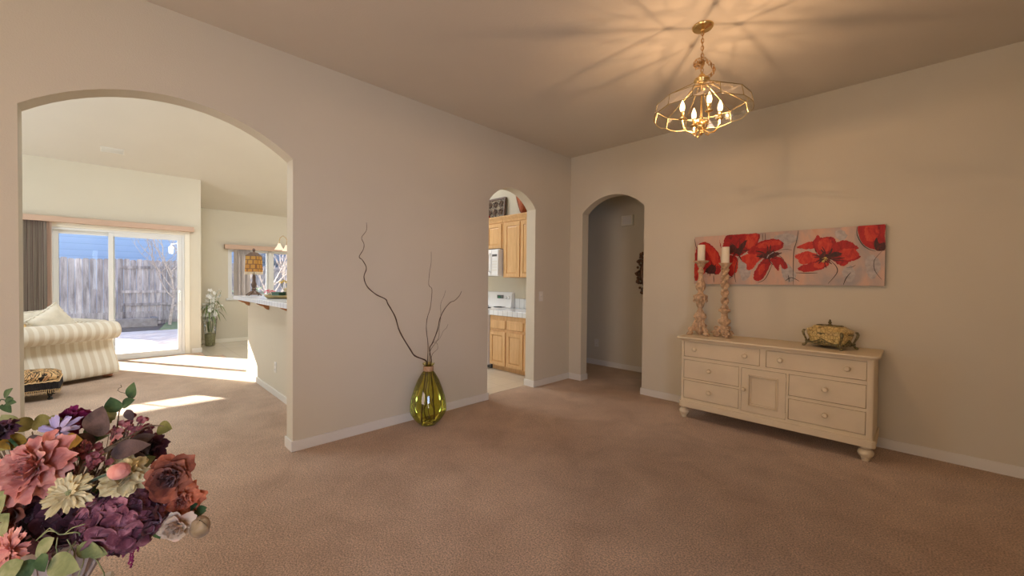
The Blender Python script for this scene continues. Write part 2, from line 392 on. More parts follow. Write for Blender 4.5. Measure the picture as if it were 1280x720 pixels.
while y < 9.0:
    w = .138; top = 2.04 + rn.uniform(-.02, .02) - (.09 if y > 1.0 else 0)
    if -4.3 < y < 6.2 and not (y > .2 and y < 0): 
        M = T(rn.uniform(-.006, .006), y, 0); MB().prism([(0, 0), (w, 0), (w, top - .03), (w - .03, top), (.03, top), (0, top - .03)], -.009, .009, 'x', M).build('board', 'fence', fe, smooth=0)
    y += w + .007
for z in (.60, 1.00, 1.76): MB().box(.009, .05, -1.85, 6.3, z, z + .085).build('rail', 'fence', fe)
MB().box(.009, .04, -4.4, 6.3, .12, .42).build('kickboard', 'fence', fe)
def siding():
    t = NT('blue_siding'); v = t.coord(); sx = t.n('ShaderNodeSeparateXYZ', {0: v}); f = t.math('FRACT', t.math('MULTIPLY', sx.outputs[2], 4.5))
    c = t.ramp(f, [(.0, (.20, .30, .46)), (.08, (.34, .48, .70)), (1, (.36, .50, .72))]); t.bsdf(c, .8, 0, None, .2); return t.m
MAT['siding'] = siding(); MAT['roofing'] = simple('grey_shingles', (.20, .22, .25), .9, var=.25, nscale=12)
ho = thing('neighbour_house', 'blue sided neighbouring house rising behind the board fence', 'house', (-17.5, -2, -.14))
MB().box(-6, 0, -7, 16, 0, 5.1).build('wall', 'siding', ho)
MB().prism([(-6.4, 5.1), (.3, 5.1), (.3, 5.2), (-3, 6.2), (-6.4, 5.2)], -7.3, 16.3, 'y').build('roof', 'roofing', ho)
MB().prism([(0, 2.25), (0, 2.75), (1.1, 2.28), (1.1, 2.2)], 2.2, 12, 'y').build('porch_roof', 'roofing', ho)
# bare tree, with a white birdhouse hanging in front of the fence
MAT['treebark'] = simple('pale_bark', (.36, .31, .29), .9, var=.3, nscale=20)
def bare_tree(loc, h, label, seed, spread=.35):
    tr = thing('bare_tree', label, 'tree', loc); r_ = random.Random(seed); tm = MB(); bmh = MB()
    trunk = [Vector((.04 * math.sin(k * 1.1), .05 * math.sin(k * .8 + seed), h * .5 * k / 6)) for k in range(7)]
    tm.tube(trunk, [.045 * (1 - .08 * k) for k in range(7)], 7); tm.build('trunk', 'treebark', tr)
    def br(p, d, L, r, lev):
        pts = [p]; dd = d.copy()
        for k in range(5):
            dd = (dd + Vector((r_.uniform(-.2, .2), r_.uniform(-.25, .25), r_.uniform(-.05, .2)))).normalized(); pts.append(pts[-1] + dd * L / 5)
        bmh.tube(pts, [r * (1 - .15 * k) for k in range(6)], 5)
        if lev:
            for k in (2, 3, 4, 5): br(pts[k], (dd + Vector((r_.uniform(-.6, .6), r_.uniform(-1.1, 1.1), r_.uniform(-.2, .6)))).normalized(), L * .6, r * .55, lev - 1)
    for k in range(7):
        a = r_.uniform(0, 2 * PI); br(trunk[2 + k % 5 if k else 6].copy(), Vector((math.cos(a) * spread, math.sin(a), .9)).normalized(), h * .42, .02, 2)
    bmh.build('branches', 'treebark', tr)
bare_tree((-12.6, -3.25, -.075), 3.2, 'bare leafless tree standing before the fence outside the sliding door', 5)
bare_tree((-9.3, -1.35, -.1), 2.5, 'bare pale tree with thin twigs outside the breakfast nook window', 11)
MAT['white_paint'] = simple('white_paint', (.85, .85, .85), .5, var=.02)
bh_ = thing('wall_lantern', 'white lantern on the outside wall at the right of the patio door', 'lantern', (DX - .12, -3.52, 1.86))
m = MB(); m.box(-.012, 0, -.05, .05, -.09, .09); m.tube([(-.01, 0, .05), (-.10, -.15, .12), (-.17, -.26, .09)], .008, 6); m.build('bracket', 'white_paint', bh_, bevel=.002)
M = T(-.17, -.26, 0) @ Matrix.Scale(.78, 4)
MB().lathe([(.03, -.10), (.042, -.09), (.048, .03), (.03, .03)], 6, M).build('glass_body', 'white_paint', bh_, smooth=0)
MB().lathe([(.055, .03), (.05, .05), (.02, .08), (.012, .095), (0, .10)], 6, M).build('cap', 'white_paint', bh_, smooth=0)
MAT['shrubleaf'] = simple('shrub_leaves', (.28, .36, .22), .8, var=.3, nscale=20)
sh = thing('garden_shrub', 'small leafy shrub seen through the nook window behind the table lamp', 'shrub', (-10.2, -1.75, -.1))
m = MB(); r_ = random.Random(21)
for k in range(260):
    a, b = r_.uniform(0, 2 * PI), r_.uniform(-1, 1); rr = r_.uniform(.2, .42); c = Vector((rr * math.cos(a), rr * math.sin(a), .75 + b * .45)); M = T(*c) @ R(r_.uniform(0, 6), 'Z') @ R(r_.uniform(0, 6), 'X')
    m._add([(-.02, 0, 0), (0, -.035, 0), (.02, 0, 0), (0, .05, .01)], [(0, 1, 2, 3)], M)
m.build('foliage', 'shrubleaf', sh, smooth=0)
MB().tube([(0, 0, 0), (0, 0, .8)], .02, 6).build('stem', 'treebark', sh)

# ------------------------------------------------------------------ sofa, pillows, footstool
def stripe_mat(name, axis, n0=.085):
    t = NT(name); v = t.coord(); sx = t.n('ShaderNodeSeparateXYZ', {0: v}); f = t.math('FRACT', t.math('ADD', t.math('DIVIDE', sx.outputs[axis], n0), .25))
    c = t.ramp(f, [(.0, (.62, .55, .43)), (.5, (.62, .55, .43)), (.54, (.72, .68, .58)), (.96, (.72, .68, .58)), (1, (.62, .55, .43))])
    t.bsdf(c, .75, 0, t.bump(t.noise(v, 200, 2), .0008, .5), .2, **{'Sheen Weight': .2}); return t.m
MAT['stripe_u'] = stripe_mat('cream_striped_damask_across', 0); MAT['stripe_v'] = stripe_mat('cream_striped_damask_deep', 1)
MAT['cream_fab'] = simple('cream_satin', (.74, .69, .57), .6, var=.08, nscale=14, bump=.002, bscale=60)
MAT['gold_fab'] = simple('gold_satin', (.72, .50, .22), .5, var=.1, nscale=14)
MAT['bun'] = wood('turned_foot_wood', (.30, .13, .07), (.45, .22, .13), .35)
sofa = thing('sofa', 'cream striped sofa with rolled arm and turned bun feet near the patio door', 'sofa', (-4.25, -4.50, 0), math.radians(28))
# local frame: +x outward of the near arm, -y towards the front of the seat, arm from y=0 (back) to y=-.82
def arm_profile(sgn=1):
    """outline of the rolled arm in local xz, flared at the bottom"""
    out = [(.06, .055), (.085, .10), (.075, .17), (.03, .28), (-.03, .39), (-.055, .48), (-.05, .52)]
    c = (-.025, .640); r = .12
    roll = [(c[0] + .02 + r * 1.15 * math.sin(a), c[1] - r * math.cos(a)) for a in [math.radians(k) for k in range(20, 301, 20)]]
    inner = [(-.20, .50), (-.20, .055)]
    return [(sgn * x, z) for x, z in out + roll + inner]
pa = arm_profile()
m = MB(); m.prism(pa, -.98, .0, 'y'); m.build('arm', 'stripe_v', sofa, bevel=.018, smooth=50)
m = MB(); m.prism(pa, -.98, .0, 'y', T(-1.42, 0, 0) @ R(PI, 'Z') @ T(0, .98, 0)); m.build('arm', 'stripe_v', sofa, bevel=.018, smooth=50)
m = MB()
for y in (-.992,): m.lathe([(0, 0), (.075, 0), (.09, .008), (.075, .016), (.03, .012), (0, .020)], 20, T(-.02, y + .012, .645) @ R(PI / 2, 'X'))
m.build('scroll_cap', 'cream_fab', sofa)
m = MB(); m.prism([(.055, .055), (.05, .20), (.02, .32), (0, .50), (.06, .56), (.09, .64), (.06, .72), (-.02, .765), (-.10, .74), (-.14, .66), (-.15, .50), (-.16, .055)], -1.26, -.16, 'x'); m.build('backrest', 'stripe_u', sofa, bevel=.02, smooth=60)
MB().box(-1.24, -.18, -.97, -.12, .055, .34).build('seat_base', 'stripe_u', sofa, bevel=.02)
for k in range(2): MB().box(-1.235 + k * .53, -.715 + k * .53, -.99, -.14, .342, .47).build('seat_cushion', 'stripe_u', sofa, bevel=.035)
for (x, y) in ((-.06, -.06), (-.06, -.91), (-1.36, -.06), (-1.36, -.91)):
    MB().lathe([(.030, 0), (.045, .008), (.056, .022), (.05, .035), (.058, .045), (.045, .0553)], 16, T(x, y, 0)).build('foot', 'bun', sofa)
def pillow(name, label, loc, rot, s, mat, group=None, fr=True):
    p = thing(name, label, 'pillow', loc, 0, group); p.rotation_euler = rot
    def fn(sg):
        def f(u, v):
            x, y = (u - .5) * 2, (v - .5) * 2; e = (1 - x ** 4) * (1 - y ** 4); pin = 1 - .10 * (abs(x * y)) ** 0 * (1 - abs(x)) * 0
            k = 1 - .07 * (1 - x * x) * abs(y) ** 3 ; l = 1 - .07 * (1 - y * y) * abs(x) ** 3
            return (x * s[0] * l, y * s[1] * k, sg * s[2] * max(e, 0) ** .5 + .004 * math.sin(9 * x + 4 * y))
        return f
    m = MB(); m.grid(fn(1), 12, 12); m.grid(fn(-1), 12, 12); m.build('cover', mat, p, smooth=80)
    if fr:
        q = MB(); pts = []
        for k in range(64):
            t = k / 16; a = t % 1; side = int(t); x, y = [(-1 + 2 * a, -1), (1, -1 + 2 * a), (1 - 2 * a, 1), (-1, 1 - 2 * a)][side]
            pts.append((x * s[0] * (1 - .07 * (1 - y * y)), y * s[1] * (1 - .07 * (1 - x * x)), .012 * math.sin(k * 2.6)))
        q.tube(pts, .011, 6, closed=True); q.build('fringe', 'cream_fab', p, smooth=80)
    return p
def sp(x, y, z): return tuple(sofa.matrix_basis @ Vector((x, y, z)))
sofa.matrix_basis = Matrix.LocRotScale(sofa.location, sofa.rotation_euler, None)
def lean(p, c, tilt, yaw, spin=0):
    M = sofa.matrix_basis @ T(*c) @ R(yaw, 'Z') @ R(-tilt, 'Y') @ Matrix(((0, 0, 1, 0), (1, 0, 0, 0), (0, 1, 0, 0), (0, 0, 0, 1))) @ R(spin, 'Z'); p.location = M.to_translation(); p.rotation_euler = M.to_euler()
lean(pillow('throw_pillow', 'cream tasselled throw pillow standing highest behind the sofa arm', (0, 0, 0), (0, 0, 0), (.19, .19, .065), 'cream_fab'), (-.335, -.47, .752), .10, .12, .62)
lean(pillow('throw_pillow', 'wide cream pillow on the sofa behind the tasselled one', (0, 0, 0), (0, 0, 0), (.30, .20, .06), 'cream_fab'), (-.55, -.58, .712), .15, -.05, .06)
lean(pillow('throw_pillow', 'gold satin throw pillow at the front of the sofa', (0, 0, 0), (0, 0, 0), (.10, .15, .045), 'gold_fab', fr=False), (-.30, -.80, .625), .1, .1)

def tapestry():
    t = NT('gold_black_scroll_tapestry'); v = t.coord((1, 1, 1))
    w = t.noise(v, 9, 1.5, .4, 3.2)
    c = t.ramp(w, [(.0, (.50, .30, .13)), (.38, (.66, .44, .21)), (.44, (.03, .02, .015)), (.50, (.025, .018, .015)), (.55, (.62, .40, .18)), (.66, (.52, .26, .12)), (.70, (.03, .02, .015)), (.76, (.60, .38, .18))])
    t.bsdf(c, .8, 0, None, .2); return t.m
MAT['tapestry'] = tapestry(); MAT['trimgold'] = simple('gold_braid', (.70, .50, .26), .6, var=.2, nscale=60); MAT['fringe_black'] = simple('black_bullion_fringe', (.025, .020, .022), .8, var=.4, nscale=90)
ot = thing('footstool', 'black and gold tapestry footstool with bullion fringe in front of the sofa', 'footstool', (-3.42, -5.33, 0))
hx, hy = .20, .375
def cushion_top(u, v):
    x, y = (u - .5) * 2, (v - .5) * 2; e = max(0, (1 - x ** 6) * (1 - y ** 6)); return (x * hx, y * hy, .255 + .055 * e ** .6)
m = MB(); m.grid(cushion_top, 14, 18); m.box(-hx, hx, -hy, hy, .20, .2551); m.build('upholstered_top', 'tapestry', ot, smooth=60)
m = MB()
def rim(m, z, r, amp=0, off=.004):
    pts = []; per = [(-hx - off, -hy - off), (hx + off, -hy - off), (hx + off, hy + off), (-hx - off, hy + off)]
    for i in range(4):
        a, b = Vector(per[i]), Vector(per[(i + 1) % 4]); n = max(4, int((b - a).length / .012))
        for k in range(n): p = a.lerp(b, k / n); pts.append((p.x, p.y, z + amp * math.sin((k) * 1.7)))
    m.tube(pts, r, 5, closed=True)
rim(m, .205, .007, .003); rim(m, .118, .005, .002); m.build('braid', 'trimgold', ot)
m = MB(); per = [(-hx, -hy), (hx, -hy), (hx, hy), (-hx, hy)]
for i in range(4):
    a, b = Vector(per[i]), Vector(per[(i + 1) % 4]); n = int((b - a).length / .013)
    for k in range(n): p = a.lerp(b, (k + .5) / n) * 1.006; m.tube([(p.x, p.y, .205), (p.x * 1.01, p.y * 1.01, .115)], .0062, 5)
m.box(-hx + .004, hx - .004, -hy + .004, hy - .004, .10, .205); m.build('bullion_fringe', 'fringe_black', ot)
m = MB()
for i in range(4):
    a, b = Vector(per[i]), Vector(per[(i + 1) % 4]); n = int((b - a).length / .03)
    for k in range(n): p = a.lerp(b, (k + .5) / n) * 1.01; q = a.lerp(b, (k + 1) / n) * 1.01; m.tube([(p.x, p.y, .118), (p.x, p.y, .085), (q.x, q.y, .075), (q.x, q.y, .118)], .0035, 4)
m.build('netted_fringe', 'trimgold', ot)
for (x, y) in ((.15, .31), (-.15, .31), (.15, -.31), (-.15, -.31)):
    MB().lathe([(.018, 0), (.024, .01), (.012, .03), (.022, .06), (.03, .101)], 12, T(x, y, 0)).build('leg', 'black', ot)

# ------------------------------------------------------------------ breakfast bar with its things
bar = thing('bar_countertop', 'white tiled breakfast bar top on three wooden corbels', 'countertop', (-.15, -3.2, 1.0605))
m = MB(); m.box(-3.12, -.001, -.145, .38, 0, .053); m.build('tile_top', 'tile', bar, bevel=.006)
for x in (-3.014 + .15, -2.062 + .15, -1.11 + .15):
    m = MB(); m.prism([(-.001, -.001), (-.128, -.001), (-.128, -.012), (-.105, -.022), (-.085, -.034), (-.06, -.042), (-.04, -.065), (-.02, -.078), (-.001, -.082)], x - .02, x + .02, 'x'); m.build('corbel', 'oak_dark', bar, bevel=.002, smooth=0)
BT = 1.1140
def lampshade_mat():
    t = NT('amber_beaded_shade'); v = t.coord((1, 1, 1), (PI / 2, 0, 0)); b = t.n('ShaderNodeTexBrick', {'Vector': v, 'Color1': (.42, .17, .02, 1), 'Color2': (.50, .24, .035, 1), 'Mortar': (.18, .07, .015, 1), 'Scale': 1, 'Mortar Size': .006, 'Brick Width': .05, 'Row Height': .062})
    bs = t.bsdf(b.outputs['Color'], .5, 0, None, .4, **{'Transmission Weight': 0.0}); bs.inputs['Subsurface Weight'].default_value = .2; return t.m
MAT['amber'] = lampshade_mat(); MAT['lampbronze'] = simple('dark_bronze_base', (.13, .08, .055), .45, .4, .25, 30); MAT['bead'] = simple('amber_glass_beads', (.80, .68, .48), .25, 0, .2, 60)
lp = thing('table_lamp', 'table lamp with a square amber beaded shade on the breakfast bar', 'lamp', (-3.08, -3.135, BT))
# scale of the photo at this distance: total height about .66 m
m = MB()
for k in range(4):
    M = R(k * PI / 2 + PI / 4, 'Z'); m.tube([(.0, 0, .055), (.045, 0, .045), (.085, 0, .022), (.105, 0, .006), (.112, 0, .012)], [.016, .014, .011, .009, .006], 7, M)
m.lathe([(.075, .010), (.08, .02), (.055, .035), (.03, .055), (.022, .075), (.03, .09), (.02, .105), (.03, .125), (.035, .15), (.026, .175), (.019, .20), (.022, .25), (.014, .29), (.02, .30), (.012, .31), (.008, .33), (.006, .60)], 16)
m.build('base', 'lampbronze', lp)
sq = lambda r, z: [(r, r, z), (-r, r, z), (-r, -r, z), (r, -r, z)]
m = MB(); M45 = R(math.radians(48), 'Z')
vs = sq(.076, .33) + sq(.070, .545); m._add(vs, [(0, 1, 5, 4), (1, 2, 6, 5), (2, 3, 7, 6), (3, 0, 4, 7)], M45); m.build('lamp_shade', 'amber', lp, smooth=0, solid=.003)
m = MB(); vs = sq(.074, .545) + sq(.068, .555) + sq(.03, .60); m._add(vs, [(0, 1, 5, 4), (1, 2, 6, 5), (2, 3, 7, 6), (3, 0, 4, 7), (4, 5, 9, 8), (5, 6, 10, 9), (6, 7, 11, 10), (7, 4, 8, 11), (8, 9, 10, 11)], M45)
m.lathe([(.018, .60), (.012, .612), (.018, .625), (.017, .645), (.008, .655), (0, .657)], 12); m.build('shade_cap', 'lampbronze', lp)
m = MB()
for s_ in range(4):
    for k in range(12):
        M = M45 @ R(s_ * PI / 2, 'Z'); x = -.074 + k * .0135; L = .03 + .012 * (k % 2)
        for q in range(5): m.ball((.078, x, .33 - L * (q + .5) / 5), (.0042,) * 3, 5, 4, M)
m.build('bead_fringe', 'bead', lp)
MAT['traywood'] = simple('olive_wood_tray', (.30, .22, .09), .45, var=.3, nscale=12)
tr = thing('serving_tray', 'round gold brown wooden tray on the breakfast bar', 'tray', (-2.02, -3.02, BT))
MB().lathe([(.18, .0), (.20, .004), (.225, .02), (.235, .038), (.228, .040), (.212, .012), (.0, .012)], 36).build('dish', 'traywood', tr)
MAT['boxgreen'] = simple('dark_green_card', (.035, .10, .065), .5); MAT['boxtan'] = simple('tan_card', (.50, .40, .24), .6)
g = MB(); g.box(-.055, .055, -.05, .05, 0, .05); o = thing('gift_box', 'small dark green box standing on the wooden tray', 'box', (-2.04, -3.10, BT + .0125), .5); g.build('box_body', 'boxgreen', o, bevel=.003); MB().box(-.058, .058, -.053, .053, .0505, .062).build('lid', 'boxgreen', o, bevel=.002)
g = MB(); g.box(-.08, .06, -.03, .03, 0, .10); o = thing('tan_box', 'upright tan box behind the dark green box on the tray', 'box', (-2.00, -2.97, BT + .0125), .6); g.build('box_body', 'boxtan', o, bevel=.003); MB().box(-.082, .062, -.032, .032, .1005, .108).build('lid', 'boxtan', o, bevel=.002)
MAT['yellowpetal'] = simple('yellow_petals', (.75, .56, .10), .6, var=.2, nscale=40); MAT['pinkpetal'] = simple('bright_pink_petals', (.75, .10, .20), .6, var=.2, nscale=40)
def posy(name, label, loc, n, R_, mat, seed, stem):
    o = thing(name, label, 'flowers', loc); r_ = random.Random(seed); m = MB()
    for k in range(n):
        a, b = r_.uniform(0, 2 * PI), r_.uniform(0, 1); c = Vector((R_ * b ** .5 * math.cos(a) * 1.2, R_ * b ** .5 * math.sin(a) * 1.2, stem + R_ * .5 * (1 - b) + r_.uniform(-.01, .01)))
        for q in range(6):
            M = T(*c) @ R(a, 'Z') @ R(r_.uniform(-.5, .5), 'X') @ R(q * PI / 3, 'Z') @ R(-.5, 'Y'); m._add([(0, 0, 0), (.009, -.006, 0), (.02, 0, .002), (.009, .006, 0)], [(0, 1, 2, 3)], M)
    m.build('petals', mat, o, smooth=0)
    s_ = MB()
    for k in range(6): a = k; s_.tube([(0, 0, 0), (.2 * R_ * math.cos(a), .2 * R_ * math.sin(a), stem * .5), (.7 * R_ * math.cos(a), .7 * R_ * math.sin(a), stem)], .002, 5)
    s_.build('stem', 'leafgreen', o); return o
MAT['leafgreen'] = simple('leaf_green', (.13, .20, .06), .55, var=.3, nscale=25)
posy('yellow_flowers', 'small bunch of yellow flowers behind the boxes on the breakfast bar', (-2.16, -3.00, BT + .0125), 26, .055, 'yellowpetal', 4, .17)
posy('pink_flowers', 'bright pink flowers left of the green box on the tray', (-2.20, -3.16, BT + .0125), 18, .045, 'pinkpetal', 5, .055)

outm = MB
def outlet(label, loc, rz, switch=False):
    o = thing('light_switch' if switch else 'wall_outlet', label, 'switch' if switch else 'outlet', loc, rz)
    MB().box(-.038, .038, -.006, 0, -.062, .062).build('cover_plate', 'trim', o, bevel=.002)
    if switch: MB().box(-.005, .005, -.016, -.006, -.012, .012, R(.3, 'X')).build('toggle', 'trim', o, bevel=.001); MB().box(-.008, .008, -.0075, -.006, -.03, .03).build('switch_slot', 'casing', o)
    else:
        for z in (-.028, .028):
            r = MB().lathe([(.016, 0), (.016, .003), (0, .003)], 16, T(0, -.006, z) @ R(PI / 2, 'X')).build('receptacle', 'trim', o)
            q = MB()
            for dx in (-.006, .006): q.box(dx - .001, dx + .001, -.0098, -.009, z - .002, z + .006)
            q.build('slots', 'darkgrey', r)
    return o
outlet('white outlet on the half wall under the breakfast bar', (-1.778, -3.2, .33), 0)
outlet('cream outlet low on the hallway wall seen through the arch', (-.26, HY, .355), 0)
outlet('cream light switch on the wall right of the kitchen arch', (0, -.608, 1.16), PI / 2, True)

# nook floor vase with white flowers
MAT['whitepetal'] = simple('white_petals', (.82, .82, .78), .6, var=.05); MAT['pebble'] = simple('moss_and_pebbles', (.42, .40, .20), .7, var=.5, nscale=60, bump=.006, bscale=60)
nv = thing('floor_vase', 'tall clear glass floor vase in the nook corner beside the patio door', 'vase', (-6.45, -3.16, .005))
prof = [(.078, 0), (.080, .01), (.088, .15), (.102, .35), (.115, .52), (.118, .56)]
MB().lathe(prof, 28, caps=False).build('glass', 'clear', nv); MB().lathe([(.07, .004), (.078, .02), (.082, .10), (.091, .24), (.0, .26)], 24).build('pebble_filling', 'pebble', nv)
fl_ = thing('white_flower_bunch', 'bunch of white flowers with drooping leaves in the clear floor vase', 'flowers', (-6.45, -3.16, .27))
r_ = random.Random(9); st = MB(); lf = MB(); ft = MB(); fc = MB()
for k in range(30):
    a = r_.uniform(0, 2 * PI); sp_ = r_.uniform(.02, .20); hgt = r_.uniform(.30, .84)
    if math.sin(a) < -.2: sp_ *= .6
    end = Vector((sp_ * math.cos(a), sp_ * math.sin(a), hgt)); b0 = Vector((.03 * math.cos(a), .03 * math.sin(a), 0)); mid = b0.lerp(end, .55) * .9; mid.z = hgt * .6
    st.tube([b0, mid, end], .003, 5)
    for q in range(3):
        c = mid.lerp(end, 1 - q * .33) + Vector((r_.uniform(-.03, .03), r_.uniform(-.03, .03), 0))
        Mf = T(*c) @ R(r_.uniform(-1.2, 1.2), 'X') @ R(r_.uniform(-.2, 1.6), 'Y')
        for e in range(5): ft._add([(0, 0, 0), (.026, -.020, .004), (.052, 0, .010), (.026, .020, .004)], [(0, 1, 2, 3)], Mf @ R(e * 2 * PI / 5, 'Z'))
for k in range(17):
    a = r_.uniform(0, 2 * PI); L = r_.uniform(.2, .38); z0 = r_.uniform(.25, .5); pts = [Vector((.03 * math.cos(a) + L * t * math.cos(a), .03 * math.sin(a) + L * t * math.sin(a) * (.6 if math.sin(a) < 0 else 1), z0 + .42 * L * math.sin(t * 2.9) - .15 * t * t)) for t in (0, .25, .5, .75, 1)]
    side = Vector((-math.sin(a), math.cos(a), 0)); w_ = [.004, .014, .015, .010, .001]; vs = []
    for p, ww in zip(pts, w_): vs += [p - side * ww, p + side * ww]
    lf._add(vs, [(2 * i, 2 * i + 1, 2 * i + 3, 2 * i + 2) for i in range(4)])
st.build('stem', 'leafgreen', fl_); lf.build('leaves', 'leafgreen', fl_, smooth=0); ft.build('petals', 'whitepetal', fl_, smooth=0)

# nook chandelier
MAT['frosted'] = emit('lit_frosted_glass', (1, .82, .58), 1.25)
nc = thing('nook_chandelier', 'brass chandelier with lit bell shaped glass shades over the nook', 'chandelier', (-5.0, -2.02, 2.0))
m = MB(); m.tube([(0, 0, 1.42), (0, 0, .25)], .006, 6); m.lathe([(.0, -.06), (.02, -.04), (.035, 0), (.02, .05), (.03, .1), (.015, .16), (.01, .27)], 16); m.lathe([(.06, 1.40), (.06, 1.42)], 16)
m.build('stem', 'brass', nc)
for k in range(5):
    M = R(k * 2 * PI / 5 - PI / 2, 'Z')
    arm = [(.02, 0, -.02), (.08, 0, -.03), (.14, 0, .03), (.18, 0, .12), (.23, 0, .16), (.28, 0, .12), (.295, 0, .05), (.295, 0, .01)]
    MB().tube(arm, .005, 6, M).tube([(.10, 0, .02), (.12, 0, .12), (.09, 0, .20), (.05, 0, .17), (.07, 0, .13)], .003, 5, M).build('arm', 'brass', nc)
    MB().lathe([(.02, .01), (.028, -.02), (.045, -.055), (.075, -.10), (.078, -.105)], 20, M @ T(.295, 0, 0), caps=False).build('glass_shade', 'frosted', nc, solid=.003)

# ------------------------------------------------------------------ kitchen
def panel_door(m, x0, x1, z0, z1, y, fr=.052, th=.02, arch=False):
    """framed cabinet door facing -y with front at y-th"""
    m.box(x0, x0 + fr, y - th, y, z0, z1); m.box(x1 - fr, x1, y - th, y, z0, z1); m.box(x0 + fr, x1 - fr, y - th, y, z0, z0 + fr); m.box(x0 + fr, x1 - fr, y - th, y, z1 - fr, z1)
    m.box(x0 + fr, x1 - fr, y - th * .45, y, z0 + fr, z1 - fr)
    q = fr + .022
    m._add([(x0 + fr, y - th * .45, z0 + fr), (x1 - fr, y - th * .45, z0 + fr), (x1 - fr, y - th * .45, z1 - fr), (x0 + fr, y - th * .45, z1 - fr), (x0 + q, y - th * .9, z0 + q), (x1 - q, y - th * .9, z0 + q), (x1 - q, y - th * .9, z1 - q), (x0 + q, y - th * .9, z1 - q)], [(0, 1, 5, 4), (1, 2, 6, 5), (2, 3, 7, 6), (3, 0, 4, 7), (4, 5, 6, 7)])
    return m
KY = .12
def cabinet(name, label, x0, x1, z0, z1, yf, doors, drawers=(), toe=0, crown=0):
    c = thing(name, label, 'cabinet', ((x0 + x1) / 2, KY - .001, z0)); cx = (x0 + x1) / 2
    m = MB(); m.box(x0 - cx, x1 - cx, yf - KY, 0, toe, z1 - z0)
    if toe: m.box(x0 - cx, x1 - cx, yf - KY + .06, 0, .0, toe)
    m.build('carcass', 'oak', c, bevel=.002)
    for (a, b, za, zb) in doors: panel_door(MB(), a - cx, b - cx, za - z0, zb - z0, yf - KY).build('door', 'oak', c, smooth=0)
    for (a, b, za, zb) in drawers:
        q = MB(); q.box(a - cx, b - cx, yf - KY - .018, yf - KY, za - z0, zb - z0); q.build('drawer', 'oak', c, bevel=.008)
    if crown:
        q = MB(); q.prism([(yf - KY + .01, z1 - z0 - .001), (yf - KY - .01, z1 - z0 - .001), (yf - KY - .02, z1 - z0 + .03), (yf - KY - .05, z1 - z0 + .075), (yf - KY - .05, z1 - z0 + .09), (yf - KY + .01, z1 - z0 + .09)], x0 - cx, x1 - cx, 'x'); q.build('crown_molding', 'oak', c, smooth=0)
    return c
cabinet('wall_cabinet', 'short oak wall cabinet above the microwave', -1.955, -1.195, 1.862, 2.28, -.15, [(-1.94, -1.585, 1.875, 2.26), (-1.565, -1.225, 1.875, 2.26)], crown=1)
cabinet('wall_cabinet', 'tall oak wall cabinet right of the microwave', -1.19, -.16, 1.408, 2.28, -.15, [(-1.15, -.82, 1.42, 2.255), (-.795, -.46, 1.42, 2.255), (-.44, -.18, 1.42, 2.255)], crown=1)
cabinet('base_cabinet', 'oak base cabinet with two doors and drawers right of the range', -1.185, -.16, 0.005, .835, -.42, [(-1.165, -.835, .09, .595), (-.805, -.475, .09, .595), (-.455, -.18, .09, .595)], [(-1.165, -.835, .635, .765), (-.805, -.475, .635, .765), (-.455, -.18, .635, .765)], toe=.085)
ct = thing('kitchen_countertop', 'white tiled countertop with backsplash above the oak base cabinet', 'countertop', (-.672, KY - .001, .8355))
MB().box(-.515, .515, -.575, 0, 0, .078).build('tile_top', 'tile', ct, bevel=.006); MB().box(-.515, .515, -.012, 0, .0785, .235).build('backsplash', 'tile', ct, bevel=.003)
rg = thing('range', 'white kitchen range with a control panel on its backguard', 'range', (-1.575, KY - .002, .005))
MB().box(-.38, .38, -.58, -.02, .06, .895).build('body', 'white_app', rg, bevel=.006); MB().box(-.375, .375, -.50, -.03, .0, .06).build('toe_kick', 'darkgrey', rg)
MB().box(-.385, .385, -.60, -.02, .896, .916).build('cooktop', 'white_app', rg, bevel=.006)
for (x, y, r) in ((-.19, -.16, .075), (.19, -.16, .095), (-.19, -.44, .095), (.19, -.44, .075)):
    q = MB()
    for i in range(4): q.tube([((r - i * r * .22) * math.cos(a * .314), (r - i * r * .22) * math.sin(a * .314), .009) for a in range(20)], .0045, 5, T(x, y, .916), closed=True)
    q.build('coil_burner', 'black', rg)
q = MB(); q.prism([(-.10, .916), (-.085, .96), (-.07, 1.13), (-.05, 1.165), (0, 1.165), (0, .916)], -.385, .385, 'x'); bg = q.build('backguard', 'white_app', rg, bevel=.006)
q = MB(); q.box(.05, .20, -.084, -.078, 1.06, 1.115); q.build('display', 'darkgrey', bg)
q = MB(); q.box(.075, .135, -.0855, -.084, 1.07, 1.09); MAT['ledgreen'] = emit('green_clock_display', (.1, .5, .2), .35); q.build('clock', 'ledgreen', bg)
for x in (-.30, -.20, .26, .33): MB().lathe([(.024, 0), (.022, .016), (.012, .022), (0, .022)], 16, T(x, -.083, 1.08) @ R(PI / 2, 'X')).build('knob', 'white_app', bg)
q = MB(); q.box(-.30, .30, -.602, -.582, .25, .86); q.build('oven_door', 'white_app', rg, bevel=.005); MB().tube([(-.27, -.60, .80), (-.27, -.64, .80), (.27, -.64, .80), (.27, -.60, .80)], .01, 6).build('handle', 'white_app', rg)
mw = thing('microwave', 'white over-the-range microwave under the short oak cabinet', 'microwave', (-1.575, KY - .002, 1.430))
MB().box(-.378, .362, -.34, 0, 0, .425).build('body', 'white_app', mw, bevel=.005); MB().box(-.37, .20, -.362, -.341, .012, .41).build('door', 'white_app', mw, bevel=.005)
MB().box(.205, .358, -.360, -.341, .012, .41).build('control_panel', 'white_app', mw, bevel=.004); MB().box(.225, .335, -.3625, -.360, .31, .345).build('display', 'darkgrey', mw)
q = MB()
for i in range(4):
    for j in range(3): q.box(.23 + j * .037, .26 + j * .037, -.3615, -.360, .08 + i * .045, .11 + i * .045)
q.build('buttons', 'trim', mw, bevel=.001)
